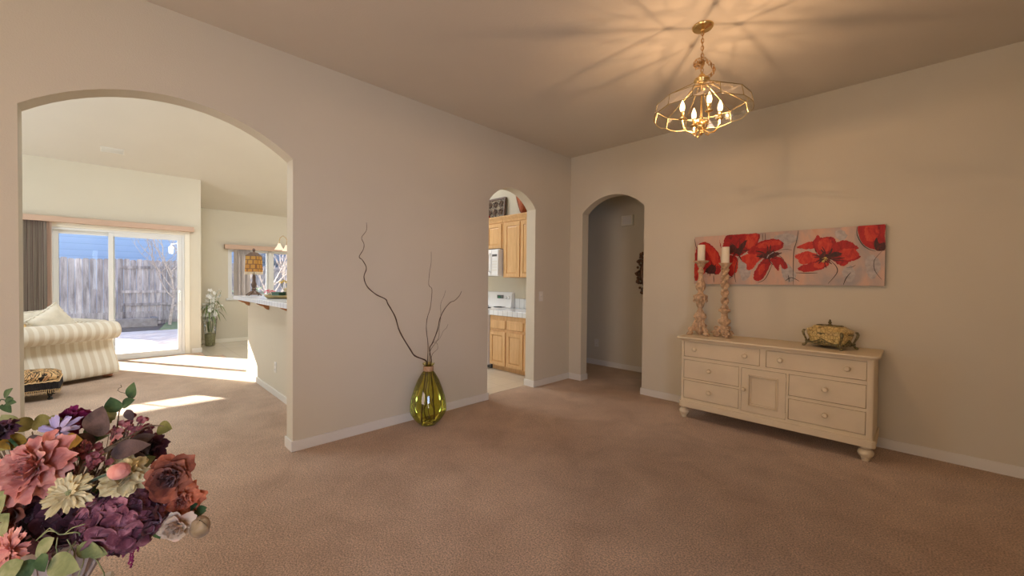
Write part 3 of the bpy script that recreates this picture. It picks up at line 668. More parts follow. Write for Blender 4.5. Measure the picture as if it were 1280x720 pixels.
MB().box(-.37, .355, -.33, -.01, .4252, .430).build('cabinet_bracket', 'darkgrey', mw); MB().tube([(.175, -.36, .06), (.175, -.395, .09), (.175, -.40, .21), (.175, -.395, .33), (.175, -.36, .36)], .011, 8).build('handle', 'white_app', mw)  # thin bracket plate between the microwave top and the cabinet
# things on top of the wall cabinets (resting on the carcass tops, behind the crown)
def carved():
    t = NT('carved_dark_metal'); v = t.coord(); w = t.n('ShaderNodeTexVoronoi', {'Vector': v, 'Scale': 26}, feature='DISTANCE_TO_EDGE')
    c = t.ramp(w.outputs['Distance'], [(.0, (.24, .18, .11)), (.12, (.16, .12, .07)), (.2, (.012, .01, .01)), (1, (.01, .008, .008))]); t.bsdf(c, .5, .3, None); return t.m
MAT['carved'] = carved(); MAT['plaqueframe'] = simple('dark_brown_frame', (.10, .05, .025), .45, var=.3, nscale=20)
pq = thing('carved_plaque', 'dark square carved scrollwork plaque on top of the kitchen cabinets', 'wall decor', (-1.62, .055, 2.281)); pq.rotation_euler = (-math.radians(4), 0, 0)
MB().box(-.215, .215, -.012, .012, .015, .445).build('panel', 'carved', pq)
q = MB(); q.box(-.235, -.205, -.022, .02, 0, .462); q.box(.205, .235, -.022, .02, 0, .462); q.box(-.205, .205, -.022, .02, 0, .03); q.box(-.205, .205, -.022, .02, .432, .462); q.build('frame', 'plaqueframe', pq, bevel=.003)
q = MB()
for i in range(3):
    for j in range(3):
        for sgn in (1, -1): q.tube([(-.14 + i * .14 + sgn * (.055 - .0025 * a) * math.cos(a * .45), -.018, .10 + j * .13 + (.055 - .0025 * a) * math.sin(a * .45) * sgn) for a in range(18)], .006, 5)
q.build('scrollwork', 'lampbronze', pq)
MAT['copper'] = simple('copper_red_glaze', (.42, .13, .07), .25, .6, .25, 18); MAT['redglaze'] = simple('red_glaze', (.45, .02, .02), .2, var=.1)
q = MB(); q.lathe([(.05, 0), (.055, .012), (.02, .04), (.022, .09), (.06, .16), (.085, .24), (.11, .33), (.125, .40), (.118, .40), (.08, .25), (.0, .16)], 24)
o = thing('copper_vase', 'flared copper red vase on top of the tall oak cabinet', 'vase', (-.905, .0, 2.281)); q.build('body', 'copper', o)
MB().tube([(.11, 0, .36), (.17, 0, .34), (.16, 0, .24), (.09, 0, .22)], .007, 6).build('handle', 'copper', o)
q = MB(); q.lathe([(.04, 0), (.07, .03), (.085, .09), (.07, .15), (.03, .18), (.035, .20), (.028, .20), (.0, .19)], 24)
o = thing('red_jar', 'glossy red jar on the cabinets in front of the carved plaque', 'jar', (-1.675, -.095, 2.281)); q.build('body', 'redglaze', o)
MB().ball((0, 0, .205), (.02, .02, .015), 10, 6).build('lid', 'redglaze', o)

# ------------------------------------------------------------------ hallway things
cb = thing('door_chime', 'cream door chime box high on the hallway wall', 'door chime', (.28, HY, 2.22))
MB().box(-.095, .095, -.055, 0, 0, .16).build('housing', 'casing', cb, bevel=.006); MB().box(-.075, .075, -.058, -.055, .02, .14).build('front_panel', 'trim', cb, bevel=.002)  # raised panel on the front of the chime housing
MAT['ornate'] = simple('dark_gilt_carving', (.16, .085, .045), .45, .35, .4, 40, bump=.006, bscale=70); MAT['mirror'] = NT('mirror_glass').m
t = NT('mirror_glass'); t.bsdf((.9, .9, .9), .03, 1); MAT['mirror'] = t.m
mi = thing('ornate_mirror', 'ornate dark gilt scroll mirror on the hallway wall behind the arch', 'mirror', (.785, HY - .002, 1.50))
q = MB(); q.lathe([(.0, 0), (.24, 0), (.24, .01), (.0, .01)], 36, R(PI / 2, 'X'), sx=.95, sy=1.45); q.build('mirror_glass', 'mirror', mi)
q = MB()
ring = [(.25 * math.cos(a) * (1 + .05 * math.cos(6 * a)), -.02, .37 * math.sin(a) * (1 + .05 * math.cos(6 * a))) for a in [2 * PI * k / 72 for k in range(72)]]
q.tube(ring, .036, 8, closed=True)
for k in range(18):
    a = 2 * PI * k / 18; c = Vector((.30 * math.cos(a), -.022, .40 * math.sin(a))); sg = 1 if k % 2 else -1
    q.tube([c + Vector(((.052 - .0028 * i) * math.cos(a + sg * i * .5), -.004 * (i % 2), (.052 - .0028 * i) * math.sin(a + sg * i * .5))) for i in range(15)], [.024 - .0010 * i for i in range(15)], 6)
for (x, z) in ((0, .47), (0, -.47)):
    for s_ in (-1, 1): q.tube([(x + s_ * .01, -.02, z - .03 * (1 if z > 0 else -1)), (x + s_ * .06, -.02, z), (x + s_ * .04, -.02, z + .05 * (1 if z > 0 else -1)), (x, -.02, z + .03 * (1 if z > 0 else -1))], [.018, .014, .010, .006], 6)
for k in range(36): a = 2 * PI * k / 36; q.ball((.335 * math.cos(a), -.02, .455 * math.sin(a)), (.020, .018, .020), 6, 5)
q.build('carved_frame', 'ornate', mi, smooth=70)

# ------------------------------------------------------------------ sideboard
MAT['cream_paint'] = simple('cream_chalk_paint', (.66, .555, .38), .55, var=.05, nscale=5, bump=.0006, bscale=50)
SX, SY = 2.485, -.02
sb = thing('sideboard', 'cream painted sideboard with drawers, a small panelled door and bun feet', 'sideboard', (SX, SY, 0))
def rrect(x0, x1, y0, y1, rf, n=6):
    """outline with rounded front (low y) corners"""
    p = [(x0, y1)]
    for k in range(n + 1): a = PI + k / n * PI / 2; p.append((x0 + rf + rf * math.cos(a), y0 + rf + rf * math.sin(a)))
    for k in range(n + 1): a = 1.5 * PI + k / n * PI / 2; p.append((x1 - rf + rf * math.cos(a), y0 + rf + rf * math.sin(a)))
    return p + [(x1, y1)]
L = lambda x: x - SX
m = MB(); m.prism(rrect(L(1.757), L(3.208), -.428, 0, .02), .166, .79, 'z')
F0, F1 = -.450, -.4275
def fb(x0, x1, z0, z1): m.box(L(x0), L(x1), F0, F1, z0, z1)
m.prism([(L(1.757), F1), (L(1.757), F0 + .018), (L(1.763), F0 + .005), (L(1.772), F0), (L(1.7865), F0), (L(1.7865), F1)], .166, .79, 'z')
m.prism([(L(3.1645), F1), (L(3.1645), F0), (L(3.190), F0), (L(3.202), F0 + .006), (L(3.208), F0 + .018), (L(3.208), F1)], .166, .79, 'z')
fb(1.7865, 3.1645, .768, .79); fb(1.7865, 3.1645, .5885, .6195); fb(2.4515, 2.4985, .6195, .768); fb(2.288, 2.3065, .166, .5885); fb(2.6505, 2.6675, .166, .5885)
fb(1.7865, 2.288, .384, .4035); fb(2.6675, 3.1645, .3815, .4065); fb(1.7865, 2.288, .166, .2035); fb(2.3065, 2.6505, .166, .193); fb(2.6675, 3.1645, .166, .2035)
m.build('carcass', 'cream_paint', sb, smooth=30)
m = MB(); m.prism(rrect(L(1.719), L(3.238), -.492, .012, .045), .797, .816, 'z'); m.build('top', 'cream_paint', sb, bevel=.006)
m = MB(); m.prism(rrect(L(1.745), L(3.218), -.462, .005, .03), .781, .7972, 'z'); m.prism(rrect(L(1.735), L(3.226), -.474, .006, .035), .789, .7971, 'z'); m.build('cornice', 'cream_paint', sb, bevel=.003)
m = MB(); m.prism(rrect(L(1.744), L(3.222), -.463, .0, .03), .113, .172, 'z'); m.build('plinth', 'cream_paint', sb, bevel=.005)
for (x, y) in ((1.785, -.405), (3.165, -.405), (1.785, -.06), (3.165, -.06)):
    MB().lathe([(.024, 0), (.027, .018), (.033, .023), (.030, .028), (.042, .038), (.050, .055), (.050, .066), (.042, .082), (.028, .092), (.036, .098), (.036, .1135)], 24, T(L(x), y, 0)).build('foot', 'cream_paint', sb)
def knob(par, x, z, r=.021):
    MB().lathe([(.010, 0), (.009, .010), (.014, .014), (r, .022), (r, .030), (r * .7, .038), (0, .041)], 18, T(L(x), F0 + .0005, z) @ R(PI / 2, 'X')).build('knob', 'cream_paint', par)
g = .0028
for (x0, x1, z0, z1, ks) in ((1.7865, 2.4515, .6195, .768, [(1.895, .699), (2.337, .697)]), (2.4985, 3.1645, .6195, .768, [(2.607, .699), (3.049, .697)]), (1.7865, 2.288, .4035, .5885, [(2.033, .507)]), (1.7865, 2.288, .2035, .384, [(2.035, .300)]), (2.6675, 3.1645, .4065, .5885, [(2.915, .507)]), (2.6675, 3.1645, .2035, .3815, [(2.917, .303)])):
    d = MB().box(L(x0) + g, L(x1) - g, F0 + .001, F1 - .001, z0 + g, z1 - g).build('drawer', 'cream_paint', sb, bevel=.0025)
    for (kx, kz) in ks: knob(d, kx, kz)
d = MB(); x0, x1, z0, z1 = L(2.3065) + g, L(2.6505) - g, .193 + g, .5885 - g
w = .062
d.box(x0, x0 + w, F0, F1 - .001, z0, z1); d.box(x1 - w, x1, F0, F1 - .001, z0, z1); d.box(x0 + w, x1 - w, F0, F1 - .001, z0, z0 + w); d.box(x0 + w, x1 - w, F0, F1 - .001, z1 - w, z1)
d.box(x0 + w, x1 - w, F0 + .012, F1 - .001, z0 + w, z1 - w)
for q, t_ in ((w - .004, .006), (w + .014, .004)):
    a, b, c_, e = x0 + q, x1 - q, z0 + q, z1 - q; yy = F0 + (-.001 if q < w else .010)
    d.tube([(a, yy, c_), (b, yy, c_), (b, yy, e), (a, yy, e)], t_, 6, closed=True)
d = d.build('door', 'cream_paint', sb, smooth=30); knob(d, 2.330, .397, .019)
for z in (.235, .535):
    MB().tube([(L(2.6505), F0 - .002, z - .022), (L(2.6505), F0 - .002, z + .022)], .005, 8).build('hinge', 'cream_paint', d)

# ------------------------------------------------------------------ candlesticks and candles
MAT['carvedwood'] = simple('bleached_carved_wood', (.52, .36, .22), .8, var=.4, nscale=35, bump=.004, bscale=60)
MAT['wax'] = simple('ivory_wax', (.80, .74, .58), .5, var=.02)
TOP = .8162
def scroll(m, c, r, a0, turns, th, M=None, plane='xz', n=22, sgn=1):
    pts = []; rr = []
    for i in range(n):
        f = i / (n - 1); q = r * (1 - .78 * f); a = a0 + sgn * f * turns * 2 * PI
        pts.append((c[0] + q * math.cos(a), c[1], c[2] + q * math.sin(a))); rr.append(th * (1 - .35 * f))
    m.tube(pts, rr, 7, M)
def candle(label, loc, h, r=.036):
    o = thing('pillar_candle', label, 'candle', loc); MB().lathe([(r, 0), (r, h - .004), (r - .003, h), (r * .55, h - .003), (0, h - .006)], 24).build('wax', 'wax', o)
    MB().tube([(0, 0, h - .007), (.001, 0, h + .004)], .0014, 5).build('wick', 'black', o); return o
cs = thing('candlestick', 'carved wooden candlestick with urn shaped stem, nearest the left end of the sideboard', 'candlestick', (1.850, -.235, TOP), .5)
k_ = .00150; zz = lambda y: (660 - y) * .001593
P = [(y, w) for y, w in ((655, 8), (640, 24), (625, 34), (600, 30), (575, 24), (555, 30), (545, 38), (535, 38), (525, 33), (515, 24), (490, 14), (470, 22), (445, 27), (430, 38), (415, 42), (404, 42), (395, 20), (380, 14), (362, 27), (345, 30), (330, 28), (310, 19), (290, 15), (262, 14), (255, 19), (245, 20), (230, 12), (218, 20), (208, 24), (198, 28), (190, 46), (183, 50), (180, 48))]
m = MB()
def flute(u, v, P=P):
    i = v * (len(P) - 1); a = min(int(i), len(P) - 2); f = i - a; w = P[a][1] * (1 - f) + P[a + 1][1] * f; y = P[a][0] * (1 - f) + P[a + 1][0] * f
    th = u * 2 * PI; am = .10 if 305 < y < 480 or y > 500 else .02
    r = w * k_ * (1 + am * math.cos(8 * th) * (1 if y > 305 else .4)); return (r * math.cos(th), r * math.sin(th), zz(y))
m.grid(flute, 48, len(P) * 2 - 2); m.lathe([(.0, zz(180)), (.07, zz(180))], 24); m.build('stem', 'carvedwood', cs, smooth=60)
for k in range(3):
    M = R(k * 2 * PI / 3 - PI / 2 + .5, 'Z') @ Matrix.Diagonal((1.28, 1.28, 1, 1)); m = MB()
    m.tube([(.030, 0, .155), (.040, 0, .11), (.052, 0, .075), (.068, 0, .05), (.074, 0, .026)], [.010, .014, .017, .017, .014], 8, M)
    scroll(m, (.066, 0, .062), .028, 2.2, 1.4, .009, M); m.ball((.072, 0, .0185), (.025, .024, .0185), 10, 8, M); m.ball((.088, .012, .011), (.010, .009, .011), 8, 6, M); m.ball((.088, -.012, .011), (.010, .009, .011), 8, 6, M)
    m.tube([(.045, -.03, .10), (.05, 0, .07), (.045, .03, .10), (.04, 0, .13)], .006, 6, M, closed=True); m.build('foot', 'carvedwood', cs, smooth=70)
for k in range(6):
    M = R(k * PI / 3, 'Z'); m = MB(); m.tube([(.040, 0, .385), (.058, 0, .375), (.064, 0, .35), (.054, 0, .335)], [.008, .010, .008, .005], 6, M); m.build('carved_leaf', 'carvedwood', cs, smooth=70)
candle('ivory pillar candle on the urn stemmed candlestick', (1.850, -.235, TOP + zz(180) + .0005), .162)
cs = thing('candlestick', 'carved wooden candlestick with a barley twist stem, left part of the sideboard', 'candlestick', (2.075, -.215, TOP), .2)
m = MB(); zz2 = lambda y: (665 - y) * .001585
m.lathe([(.010, zz2(655)), (.030, zz2(640)), (.036, zz2(615)), (.032, zz2(590)), (.05, zz2(580)), (.060, zz2(567)), (.058, zz2(556)), (.034, zz2(548)), (.028, zz2(525)), (.030, zz2(512)), (.052, zz2(503)), (.057, zz2(496)), (.05, zz2(490)), (.02, zz2(486)), (.014, zz2(480)), (.014, zz2(245)), (.02, zz2(240)), (.030, zz2(232)), (.040, zz2(218)), (.056, zz2(205)), (.062, zz2(200)), (.0, zz2(200))], 28)
m.build('stem', 'carvedwood', cs, smooth=60)
for s_ in (0, 1):
    m = MB(); m.tube([(.021 * math.cos(a), .021 * math.sin(a), zz2(488) + (zz2(240) - zz2(488)) * i / 70) for i in range(71) for a in [s_ * PI + i / 70 * 2 * PI * 2.5]], [.0175 + .0012 * math.sin(i * 1.9) for i in range(71)], 8); m.build('twist_strand', 'carvedwood', cs, smooth=70)
for k in range(3):
    M = R(k * 2 * PI / 3 - PI / 2 + .5, 'Z') @ Matrix.Diagonal((1.32, 1.32, 1, 1)); m = MB(); scroll(m, (.058, 0, .033), .026, 0, 1.5, .0095, M); scroll(m, (.050, 0, .085), .022, PI, 1.3, .008, M, sgn=-1)
    m.tube([(.02, 0, .10), (.045, 0, .06), (.03, 0, .03)], .012, 7, M); m.ball((.052, 0, .010), (.022, .02, .010), 10, 6, M); m.tube([(.05, -.025, .06), (.055, -.035, .035), (.05, -.02, .02)], .007, 6, M); m.tube([(.05, .025, .06), (.055, .035, .035), (.05, .02, .02)], .007, 6, M); m.build('foot', 'carvedwood', cs, smooth=70)
candle('ivory pillar candle on the barley twist candlestick', (2.075, -.215, TOP + zz2(200) + .0005), .158)

# ------------------------------------------------------------------ casket
def crackle():
    t = NT('crackled_gold_lacquer'); v = t.coord(); d = t.n('ShaderNodeTexVoronoi', {'Vector': v, 'Scale': 38}, feature='DISTANCE_TO_EDGE').outputs['Distance']
    c = t.ramp(d, [(.0, (.14, .08, .02)), (.05, (.58, .44, .17)), (.4, (.74, .58, .27))]); c = t.mix(.5, c, t.ramp(t.noise(v, 14, 3), [(.3, (.6, .5, .4)), (.7, (1.1, 1.1, 1.0))]), 'MULTIPLY'); t.bsdf(c, .4); return t.m
MAT['crackle'] = crackle(); MAT['bronze'] = simple('verdigris_bronze', (.20, .17, .08), .4, .6, .6, 60, bump=.004, bscale=90)
ck = thing('jewelry_casket', 'gold crackled casket with bronze mounts and claw feet on the sideboard', 'casket', (2.905, -.215, TOP), math.radians(-25))
ck.scale = (1, 1, 1)
def outline(t, hx, hy):
    """serpentine rounded rectangle"""
    a = t * 2 * PI; c, s = math.cos(a), math.sin(a); r = (abs(c) ** 5 + abs(s) ** 5) ** (-1 / 5); x, y = c * r, s * r
    return x * hx * (1 - .05 * (1 - abs(y)) ** 1 * 0 + .05 * math.cos(y * PI)), y * hy * (1 + .06 * math.cos(x * PI))
BP = [(.82, .030), (.86, .038), (.90, .055), (.93, .08), (1.0, .105), (1.02, .12), (.99, .132), (1.03, .136), (1.03, .141)]
m = MB(); m.grid(lambda u, v: (lambda i: (lambda a, f: (*outline(u, .150 * (BP[a][0] * (1 - f) + BP[a + 1][0] * f), .100 * (BP[a][0] * (1 - f) + BP[a + 1][0] * f)), BP[a][1] * (1 - f) + BP[a + 1][1] * f))(min(int(i), len(BP) - 2), i - min(int(i), len(BP) - 2)))(v * (len(BP) - 1)), 64, len(BP) - 1)
m.lathe([(.0, .03), (.09, .03)], 4, sx=1, sy=.6); m.build('body', 'crackle', ck, smooth=50)
LP = [(1.03, .1415), (1.05, .146), (1.02, .152), (.94, .158), (.80, .167), (.72, .178), (.70, .182), (.45, .186), (0, .188)]
m = MB(); m.grid(lambda u, v: (*outline(u, .150 * LP[int(round(v * (len(LP) - 1)))][0], .100 * LP[int(round(v * (len(LP) - 1)))][0]), LP[int(round(v * (len(LP) - 1)))][1]), 64, len(LP) - 1); lid = m.build('lid', 'crackle', ck, smooth=50)
m = MB(); m.tube([(*outline(k / 48, .090, .052), .186) for k in range(48)], .0045, 6, closed=True); m.lathe([(.028, .187), (.02, .194), (.008, .200), (.012, .208), (.014, .216), (.006, .222), (.009, .229), (.003, .238), (0, .240)], 12); m.build('finial', 'bronze', lid)
for (sx_, sy_) in ((1, 1), (1, -1), (-1, 1), (-1, -1)):
    m = MB(); d = Vector((sx_ * .84, sy_ * .55, 0)).normalized(); b = Vector((sx_ * .143, sy_ * .094, 0))
    m.tube([b + d * o_ + Vector((0, 0, z)) for o_, z in ((-.006, .138), (.006, .137), (.012, .122), (.008, .10), (-.004, .075), (-.014, .05), (-.014, .03), (-.004, .014), (.006, .010))], [.006, .010, .011, .009, .008, .007, .007, .009, .007], 8)
    m.ball(b + d * .006 + Vector((0, 0, .010)), (.013, .013, .010), 10, 6); m.build('leg', 'bronze', ck, smooth=70)
def mount(M, hw, nm='mount'):
    m = MB(); m.tube([(x * hw, 0, z) for x, z in ((-1, .045), (-.7, .040), (-.35, .055), (0, .078), (.35, .055), (.7, .040), (1, .045))], .006, 6, M)
    m.tube([(x * hw, .002, .034 + .004 * math.sin(i * 1.5)) for i, x in enumerate([k / 12 * 2 - 1 for k in range(13)])], .0065, 6, M)
    for x in (-.18, 0, .18): m.ball((x * hw, 0, .052), (.010, .004, .012), 8, 6, M)
    m.tube([(-.03, -.012, .122), (-.015, -.016, .126), (0, -.018, .118), (.015, -.016, .126), (.03, -.012, .122)], .005, 6, M); m.ball((0, -.017, .123), (.014, .006, .009), 8, 6, M); m.build(nm, 'bronze', ck, smooth=70)
mount(T(0, -.098, 0), .125); mount(R(PI, 'Z') @ T(0, -.098, 0), .125); mount(R(PI / 2, 'Z') @ T(0, -.148, 0), .075); mount(R(-PI / 2, 'Z') @ T(0, -.148, 0), .075)

# ------------------------------------------------------------------ poppy painting
PX0, PX1, PZ0, PZ1 = 1.707, 3.231, 1.343, 1.850
def canvas():
    t = NT('painted_canvas_ground'); v = t.coord(); f = t.noise(t.coord((1, 1, .45), (0, .5, 0)), 4.5, 4, .6, .8)
    c = t.ramp(f, [(.30, (.36, .33, .32)), (.45, (.50, .38, .32)), (.58, (.62, .41, .31)), (.75, (.60, .33, .22))]); t.bsdf(c, .6, 0, t.bump(t.noise(v, 300, 2), .0005, .4), .2); return t.m
def strokes(name, c1, c2, c3, sc=14):
    t = NT(name); f = t.noise(t.coord((1, 1, .5), (0, .7, 0)), sc, 5, .7, 1.5); t.bsdf(t.ramp(f, [(.3, c1), (.5, c2), (.72, c3)]), .5, 0, None, .3); return t.m
MAT['canvas'] = canvas(); MAT['red1'] = strokes('poppy_red', (.16, .005, .006), (.36, .010, .010), (.52, .025, .015)); MAT['red2'] = strokes('poppy_orange_red', (.34, .012, .010), (.55, .035, .018), (.62, .09, .04)); MAT['dark'] = strokes('poppy_heart', (.03, .012, .012), (.06, .015, .012), (.2, .02, .015), 30); MAT['inkline'] = simple('charcoal_line', (.035, .03, .03), .7); MAT['ochre'] = simple('ochre_dab', (.55, .40, .10), .6); MAT['greydab'] = simple('grey_dab', (.42, .38, .36), .6, var=.2, nscale=30); MAT['canvasedge'] = simple('canvas_edge_black', (.05, .035, .03), .7)
pa_ = thing('poppy_art_canvas', 'wide canvas painting of loose red poppies on a pinkish ground', 'painting', ((PX0 + PX1) / 2, -.001, (PZ0 + PZ1) / 2)); hw, hh = (PX1 - PX0) / 2, (PZ1 - PZ0) / 2
MB().box(-hw, hw, -.034, 0, -hh, hh).build('stretched_canvas', 'canvasedge', pa_, bevel=.001)
def cp(cx, cy):
    """detail position on the canvas (in units of a close-up of the picture) -> canvas metres"""
    d = FW + CX * ((850 + cx / 4.74 - 640) / F_PX) + CY * ((360 - 260 - cy / 4.74) / F_PX); p = CAM + d * ((-.0355 - CAM.y) / d.y)
    return (min(max(p.x - (PX0 + PX1) / 2, -hw), hw), min(max(p.z - (PZ0 + PZ1) / 2, -hh), hh))
def smoothloop(pts, n=9, jit=.002, rn=random.Random(5)):
    out = []; N = len(pts)
    for i in range(N):
        p0, p1, p2, p3 = [Vector(pts[(i + k) % N]) for k in (-1, 0, 1, 2)]
        for k in range(n):
            t = k / n; q = .5 * ((2 * p1) + (p2 - p0) * t + (2 * p0 - 5 * p1 + 4 * p2 - p3) * t * t + (3 * p1 - p0 - 3 * p2 + p3) * t ** 3); out.append((min(max(q.x + rn.uniform(-jit, jit), -hw), hw), min(max(q.y + rn.uniform(-jit, jit), -hh), hh)))
    return out
m = MB(); layer = [0]
m.mi = 0; m._add([(-hw, -.0345, -hh), (hw, -.0345, -hh), (hw, -.0345, hh), (-hw, -.0345, hh)], [(0, 1, 2, 3)])
def blob(pts, mi, jit=.0045):
    layer[0] += 1; y = -.0346 - layer[0] * .00006; lp_ = smoothloop([cp(*p) for p in pts], jit=jit); m.mi = mi; m._add([(x, y, z) for x, z in lp_], [tuple(range(len(lp_)))])
def line(pts, w=2.2, mi=4):
    layer[0] += 1; y = -.0346 - layer[0] * .00006; P_ = [Vector(cp(*p)) for p in pts]; out = []
    for i in range(len(P_) - 1):
        p0 = P_[max(i - 1, 0)]; p1 = P_[i]; p2 = P_[i + 1]; p3 = P_[min(i + 2, len(P_) - 1)]
        for k in range(6): t = k / 6; out.append(.5 * ((2 * p1) + (p2 - p0) * t + (2 * p0 - 5 * p1 + 4 * p2 - p3) * t * t + (3 * p1 - p0 - 3 * p2 + p3) * t ** 3))
    out.append(P_[-1]); vs = []; N = len(out)
    for i, p in enumerate(out):
        d = (out[min(i + 1, N - 1)] - out[max(i - 1, 0)]).normalized(); n_ = Vector((-d.y, d.x)); ww = w * .00068 * (.5 + math.sin(PI * (i + .5) / N)); vs += [(p.x + n_.x * ww, y, p.y + n_.y * ww), (p.x - n_.x * ww, y, p.y - n_.y * ww)]
    m.mi = mi; m._add(vs, [(2 * i, 2 * i + 1, 2 * i + 3, 2 * i + 2) for i in range(N - 1)])
for pts in ([(560, 170), (640, 150), (700, 180), (640, 220), (580, 200)], [(920, 140), (960, 130), (990, 165), (960, 195), (925, 175)], [(600, 350), (640, 330), (690, 400), (650, 440), (610, 410)], [(960, 380), (1010, 340), (1040, 400), (1000, 440)], [(350, 330), (390, 310), (420, 390), (370, 430)], [(1100, 300), (1150, 280), (1190, 340), (1150, 420), (1110, 390)]): blob(pts, 6, .004)
# first flower (behind the candles)
blob([(90, 270), (112, 215), (155, 203), (205, 235), (238, 295), (242, 370), (215, 395), (165, 375), (120, 395), (92, 350)], 1); blob([(88, 330), (120, 345), (150, 370), (120, 415), (88, 425)], 2); blob([(145, 215), (190, 230), (225, 280), (235, 340), (200, 330), (165, 270)], 2)
blob([(165, 350), (190, 335), (215, 355), (205, 385), (175, 390), (150, 375)], 3)
# second
blob([(235, 190), (247, 240), (258, 205), (275, 165), (330, 154), (400, 153), (468, 152), (466, 195), (440, 240), (400, 258), (350, 285), (295, 272), (245, 240)], 1); blob([(400, 160), (460, 155), (455, 205), (420, 240), (385, 225)], 2); blob([(285, 285), (335, 290), (340, 345), (305, 405), (270, 360)], 1); blob([(320, 300), (345, 330), (330, 385), (312, 350)], 2)
blob([(300, 215), (340, 240), (370, 205), (400, 190), (375, 245), (355, 278), (320, 262), (285, 270)], 3)
# third
blob([(400, 268), (430, 228), (490, 195), (560, 183), (605, 198), (612, 225), (590, 248), (540, 262), (480, 285)], 1); blob([(450, 225), (520, 195), (590, 195), (600, 215), (540, 225), (490, 240)], 2); blob([(362, 290), (420, 272), (500, 285), (460, 320), (430, 358), (398, 365), (392, 330), (370, 318)], 2)
blob([(505, 295), (540, 310), (520, 370), (480, 425), (440, 428), (438, 390), (460, 345)], 1); blob([(548, 290), (600, 295), (640, 350), (612, 362), (592, 335), (582, 372), (557, 345), (540, 315)], 1); blob([(470, 350), (500, 330), (500, 370), (470, 400)], 2)
blob([(450, 285), (500, 275), (520, 255), (555, 258), (590, 270), (560, 290), (525, 302), (490, 296)], 3); line([(515, 298), (530, 275), (555, 262)], 6, 6)
# fourth
blob([(690, 232), (760, 203), (815, 200), (825, 235), (745, 243)], 2); blob([(800, 182), (815, 160), (840, 175), (905, 172), (930, 215), (915, 262), (880, 288), (835, 285), (800, 250), (785, 210)], 1); blob([(830, 190), (890, 185), (900, 230), (860, 260), (820, 240)], 2)
blob([(682, 282), (760, 258), (830, 290), (810, 322), (720, 332), (702, 310)], 2); blob([(700, 352), (770, 325), (855, 300), (882, 330), (845, 362), (760, 380), (712, 372)], 1)
blob([(920, 210), (980, 192), (1030, 210), (1056, 238), (1035, 258), (1072, 290), (1010, 318), (962, 345), (920, 320), (880, 285)], 1); blob([(950, 250), (1030, 240), (1060, 280), (1000, 310), (950, 290)], 2); blob([(790, 330), (850, 310), (870, 335), (820, 360)], 2)
blob([(800, 240), (815, 285), (850, 262), (870, 275), (930, 260), (960, 275), (900, 300), (880, 325), (835, 320), (825, 300)], 3); blob([(838, 305), (860, 290), (878, 298), (862, 315), (845, 322)], 5)
# dark brush streaks running out from the hearts
rs = random.Random(12)
for (cx_, cy_, sx_, sy_, n_) in ((345, 250, 70, 60, 9), (520, 280, 75, 65, 10), (862, 295, 110, 60, 12), (190, 365, 30, 50, 7)):
    for k in range(n_):
        a = 2 * PI * k / n_ + rs.uniform(-.25, .25); f = rs.uniform(.6, 1.15)
        line([(cx_ + 8 * math.cos(a), cy_ + 6 * math.sin(a)), (cx_ + sx_ * .55 * f * math.cos(a + .12), cy_ + sy_ * .55 * f * math.sin(a + .12)), (cx_ + sx_ * f * math.cos(a), cy_ + sy_ * f * math.sin(a))], rs.uniform(3, 7), 3)
# fifth
blob([(1056, 108), (1130, 100), (1213, 96), (1213, 160), (1213, 235), (1170, 248), (1110, 232), (1070, 190)], 1, .001); blob([(1100, 110), (1160, 105), (1180, 150), (1140, 200), (1100, 180)], 2); blob([(1150, 215), (1165, 175), (1180, 210), (1213, 205), (1213, 248), (1165, 252)], 3, .001)
for pts, w_ in (([(87, 185), (95, 225), (105, 250)], 3), ([(490, 152), (490, 190)], 2), ([(505, 150), (507, 192)], 2), ([(702, 134), (690, 200), (676, 250), (672, 320), (671, 455)], 3), ([(686, 384), (750, 386), (815, 385)], 3), ([(350, 288), (332, 340), (325, 400), (332, 442)], 3), ([(885, 306), (925, 345), (930, 385), (878, 448)], 3), ([(1197, 256), (1152, 310), (1155, 370), (1195, 424)], 2), ([(548, 330), (525, 385), (500, 425), (462, 443)], 3), ([(625, 432), (660, 412), (708, 434)], 3), ([(643, 398), (648, 438)], 3), ([(1012, 382), (985, 415), (968, 455)], 3), ([(590, 250), (630, 245), (665, 250)], 2), ([(1050, 110), (1050, 160), (1080, 215), (1120, 245), (1160, 256)], 3), ([(200, 400), (202, 442)], 3), ([(575, 275), (610, 300), (625, 340)], 2), ([(985, 352), (1020, 350), (1040, 338)], 2), ([(240, 440), (320, 400)], 3)): line(pts, w_)
o = m.build('painted_surface', ['canvas', 'red1', 'red2', 'dark', 'inkline', 'ochre', 'greydab'], pa_, smooth=0)
bm = bmesh.new(); bm.from_mesh(o.data)
bmesh.ops.triangulate(bm, faces=[f for f in bm.faces if len(f.verts) > 4])
for f in bm.faces:
    f.normal_update()
    if f.normal.y > 0: f.normal_flip()
bm.to_mesh(o.data); bm.free()

